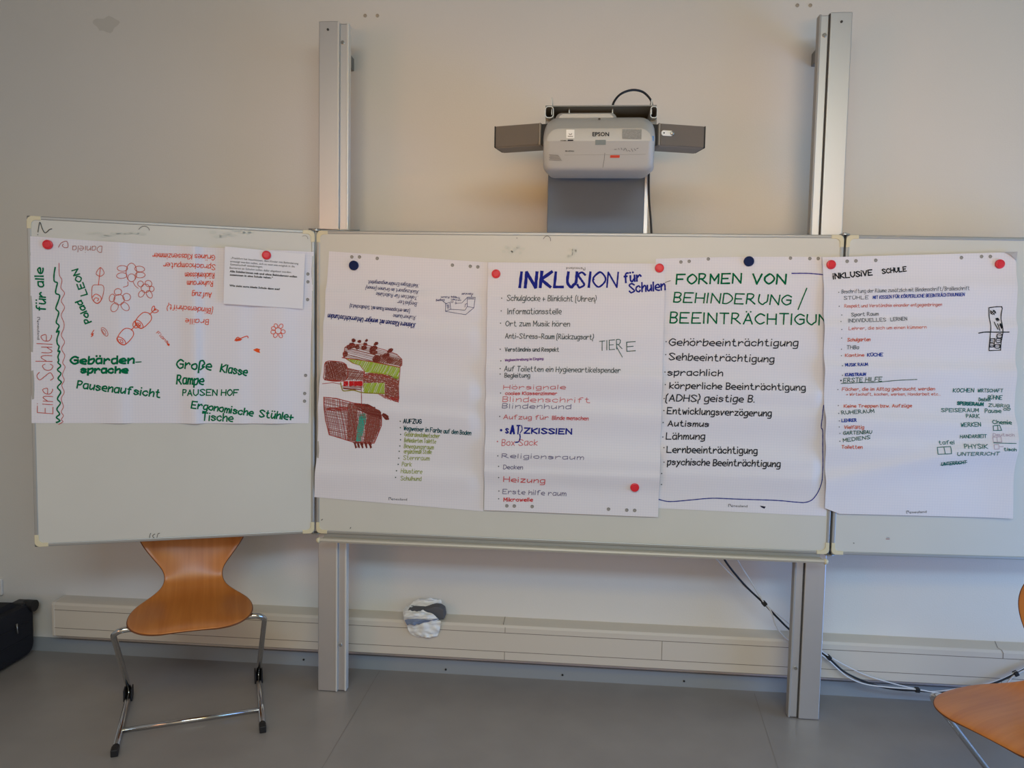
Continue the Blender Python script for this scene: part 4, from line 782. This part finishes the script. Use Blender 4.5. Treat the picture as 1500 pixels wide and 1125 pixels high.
# ------------------------------------------------------------------ chairs (local frame: -y is the front, origin on the floor)
def chair_shell():
    rows = [  # y, z, half width, side droop/cup
        (-.240, .425, .085, 0), (-.237, .429, .128, -.002), (-.222, .436, .168, -.006), (-.188, .442, .197, -.010), (-.14, .444, .216, -.012), (-.08, .443, .224, -.012), (-.02, .441, .221, -.008), (.03, .441, .206, -.002), (.068, .443, .178, .004),
        (.10, .449, .146, .010), (.127, .458, .123, .013), (.152, .474, .111, .012), (.170, .500, .108, .010), (.183, .530, .115, .008), (.194, .562, .136, .006), (.204, .596, .162, .004), (.214, .630, .188, .002), (.224, .664, .206, 0), (.234, .700, .213, 0), (.245, .740, .206, 0), (.254, .772, .184, 0), (.260, .792, .140, 0), (.263, .800, .085, 0)]
    nu = 14; th = .011; mb = MB(); P = [[None] * (nu + 1) for _ in rows]
    for i, (y, z, w, d) in enumerate(rows):
        for k in range(nu + 1):
            u = k / nu * 2 - 1
            back = max(0, min(1, (z - .47) / .1))
            P[i][k] = Vector((w * u, y - back * .030 * u * u, z + d * u * u * (1 - back)))
    N = [[None] * (nu + 1) for _ in rows]
    for i in range(len(rows)):
        for k in range(nu + 1):
            a = P[min(i + 1, len(rows) - 1)][k] - P[max(i - 1, 0)][k]; b = P[i][min(k + 1, nu)] - P[i][max(k - 1, 0)]
            N[i][k] = b.cross(a).normalized()
    n1 = nu + 1; top = [P[i][k] for i in range(len(rows)) for k in range(n1)]; bot = [P[i][k] - N[i][k] * th for i in range(len(rows)) for k in range(n1)]
    R = len(rows); fs = [(i * n1 + k, i * n1 + k + 1, (i + 1) * n1 + k + 1, (i + 1) * n1 + k) for i in range(R - 1) for k in range(nu)]
    mb.add(top, fs); o = len(top); mb.add(bot, [f[::-1] for f in fs])
    edge = [i * n1 for i in range(R)][::-1] + list(range(1, n1)) + [i * n1 + nu for i in range(1, R)] + [(R - 1) * n1 + k for k in range(nu - 1, 0, -1)]
    for a, b in zip(edge, edge[1:] + edge[:1]): mb.f.append((a, b, b + o, a + o)); mb.m.append(1)
    return mb
def arc(pts, r=.03, n=5):  # round the corners of a polyline
    P = [Vector(p) for p in pts]; out = [P[0]]
    for i in range(1, len(P) - 1):
        a = (P[i - 1] - P[i]); b = (P[i + 1] - P[i]); q = min(r, a.length * .45, b.length * .45); A, B = P[i] + a.normalized() * q, P[i] + b.normalized() * q
        for k in range(n + 1):
            t = k / n; out.append(A * (1 - t) ** 2 + P[i] * 2 * t * (1 - t) + B * t * t)
    return out + [P[-1]]
def make_chair(label):
    t = thing('school_chair', label, 'chair', (0, 0, 0), 'bent plywood chairs with chrome legs')
    sh = build('seat_shell', chair_shell(), [M['wood'], M['woodedge']], t, smooth=.9); sh.modifiers.new('sub', 'SUBSURF').render_levels = 2
    for s in (-1, 1):
        path = arc([(s * .10, -.10, .409), (s * .236, -.115, .409), (s * .262, -.10, .39), (s * .252, .225, .045), (s * .250, .232, .014), (s * .250, .20, .013), (s * .248, -.20, .013)], .035)
        lg = build('leg_tube', MB().tube(path, .0105, 14), M['chrome'], t, smooth=True)
        m = MB().tube([(s * .248, -.185, .013), (s * .248, -.225, .013)], .0128, 12); m.box((s * .248 - .012, -.238, .001), (s * .248 + .012, -.205, .027)); build('foot_cap', m, M['black'], lg, bevel=.003)
        m = MB()
        for q in (-1, 1): m.box((s * .250 + q * .0135 - .003, .18, .002), (s * .250 + q * .0135 + .003, .238, .05))
        build('stacking_guard', m, M['black'], lg, bevel=.003)
    build('crossbar', MB().tube([(-.248, -.075, .014), (.248, -.075, .014)], .0085, 12), M['chrome'], t, smooth=True)
    build('seat_support', MB().tube(arc([(-.10, -.10, .411), (-.08, .06, .413), (.08, .06, .413), (.10, -.10, .411)], .03), .0095, 10), M['chrome'], t, smooth=True)
    return t
ch = make_chair('wooden chair with chrome legs standing under the left wing'); ch.location = (-1.434, -.48, 0); ch.rotation_euler = (0, 0, math.radians(25.5))
def copy_tree(o, parent=None):
    c = o.copy(); COL.objects.link(c)
    if parent: c.parent = parent
    for k in list(o.children): copy_tree(k, c)
    return c
c2 = copy_tree(ch); c2['label'] = 'wooden chair cut off by the right picture edge, seat turned sideways'
c2.location = (1.380, -1.0, 0); c2.rotation_euler = (0, 0, math.radians(-62))

# ------------------------------------------------------------------ black trolley case at the left
cs = thing('suitcase', 'black soft trolley suitcase lying on the floor at the left edge', 'suitcase', (-2.66, -.28, 0))
def case_ring(x, e): return [Vector((x, p.x, p.z)) for p in rrect(0, -.56 + e, -.045 - e, .012 + e, .245 - e, .045)]
cb = MB().loft([case_ring(-2.93, .02), case_ring(-2.92, .004), case_ring(-2.90, 0), case_ring(-2.44, 0), case_ring(-2.42, .004), case_ring(-2.41, .02)])
bdy = build('body', cb, M['bag'], cs, smooth=.7)
build('front_pocket', MB().loft([[Vector((x, p.x, p.z)) for p in rrect(0, -.50, -.11, .20, z, .02)] for x, z in ((-2.88, .255), (-2.46, .268), (-2.45, .25))]), M['bag'], cs, smooth=.7)
for y in (-.062,):
    w = MB(); q = W(45, 887, -.05); w.tube([(-2.445, -.06, .232), (-2.40, -.06, .232)], .026, 18); build('wheel', w, M['black'], cs, smooth=.7)
    build('wheel_housing', MB().box((-2.50, -.10, .20), (-2.425, -.03, .252)), M['black'], cs, bevel=.012)
for z in (.10, .17): build('zipper_line', MB().box((-2.4115, -.52, z - .002), (-2.4085, -.09, z + .002)), M['black'], bdy)
zx = MB(); zx.tube([(-2.404, -.17, .19), (-2.400, -.172, .165), (-2.402, -.168, .145)], [.004, .0022, .003], 8); build('zipper_pull', zx, M['steel'], cs, smooth=True)

# ------------------------------------------------------------------ crumpled tissue with the grey eraser on the trunking
TM = (560, 850, 10.714)
def tp(x, y, Y): return W(TM[0] + x / TM[2], TM[1] + y / TM[2], Y)
def crumple(rows, seed, amp, nu=22):
    mb = MB(); vs = []; R = []
    for i in range(len(rows) - 1):
        for k in range(4):
            t = k / 4; R.append([rows[i][q] * (1 - t) + rows[i + 1][q] * t for q in range(4)])
    R.append(list(rows[-1]))
    for j, (y, xl, xr, Y) in enumerate(R):
        for i in range(nu + 1):
            u = i / nu; q = Vector((u * 5 + seed, j * .33, seed)); d = noise.noise(q) + .6 * abs(noise.noise(q * 2.1)); e = noise.noise(q * 1.3 + Vector((9, 0, 0)))
            vs.append(tp(xl + (xr - xl) * u, y + 14 * e + 10 * math.sin(u * 9 + seed) * (j == 0 or j == len(R) - 1), Y - amp * d - .012 * math.sin(math.pi * u)))
    n = nu + 1; mb.add(vs, [(j * n + i, j * n + i + 1, (j + 1) * n + i + 1, (j + 1) * n + i) for j in range(len(R) - 1) for i in range(nu)]); return mb
tz = thing('tissue', 'crumpled white tissue paper lying over the edge of the trunking', 'tissue', tuple(W(620, 905, -.09)))
build('front_fold', crumple([(895, 560, 850, -.096), (850, 450, 880, -.098), (780, 405, 900, -.100), (700, 385, 915, -.102), (640, 350, 920, -.104)], 3.1, .010), M['tissue'], tz, smooth=True, recalc=False)
build('front_lip', crumple([(640, 345, 900, -.106), (600, 335, 870, -.112), (560, 340, 830, -.114), (520, 360, 770, -.108), (480, 350, 640, -.095)], 8.4, .008), M['tissue'], tz, smooth=True, recalc=False)
build('back_fold', crumple([(450, 440, 940, -.028), (410, 400, 945, -.020), (360, 470, 935, -.014), (315, 500, 925, -.012), (295, 560, 880, -.014)], 5.7, .008), M['tissue'], tz, smooth=True, recalc=False)
build('side_fold', crumple([(560, 330, 430, -.09), (500, 325, 420, -.08), (450, 335, 480, -.06), (400, 390, 520, -.035)], 1.7, .006, 10), M['tissue'], tz, smooth=True, recalc=False)
bw = build('wrapper_band', crumple([(700, 388, 560, -.1175), (664, 366, 640, -.1185), (616, 350, 900, -.1175)], 2.2, .004), M['blue'], tz, smooth=True, recalc=False); bw['label'] = 'bluish printed band'
er = MB().prism([tp(x, y, -.085) for x, y in ((405, 455), (520, 462), (650, 470), (740, 440), (820, 418), (900, 425), (962, 468), (978, 560), (975, 608), (850, 612), (780, 600), (600, 590), (415, 560))], (0, .05, 0))
tag(build('board_eraser', er, M['felt'], origin=tp(700, 600, -.06), bevel=.004), 'dark grey foam block wrapped in the white tissue', 'eraser')
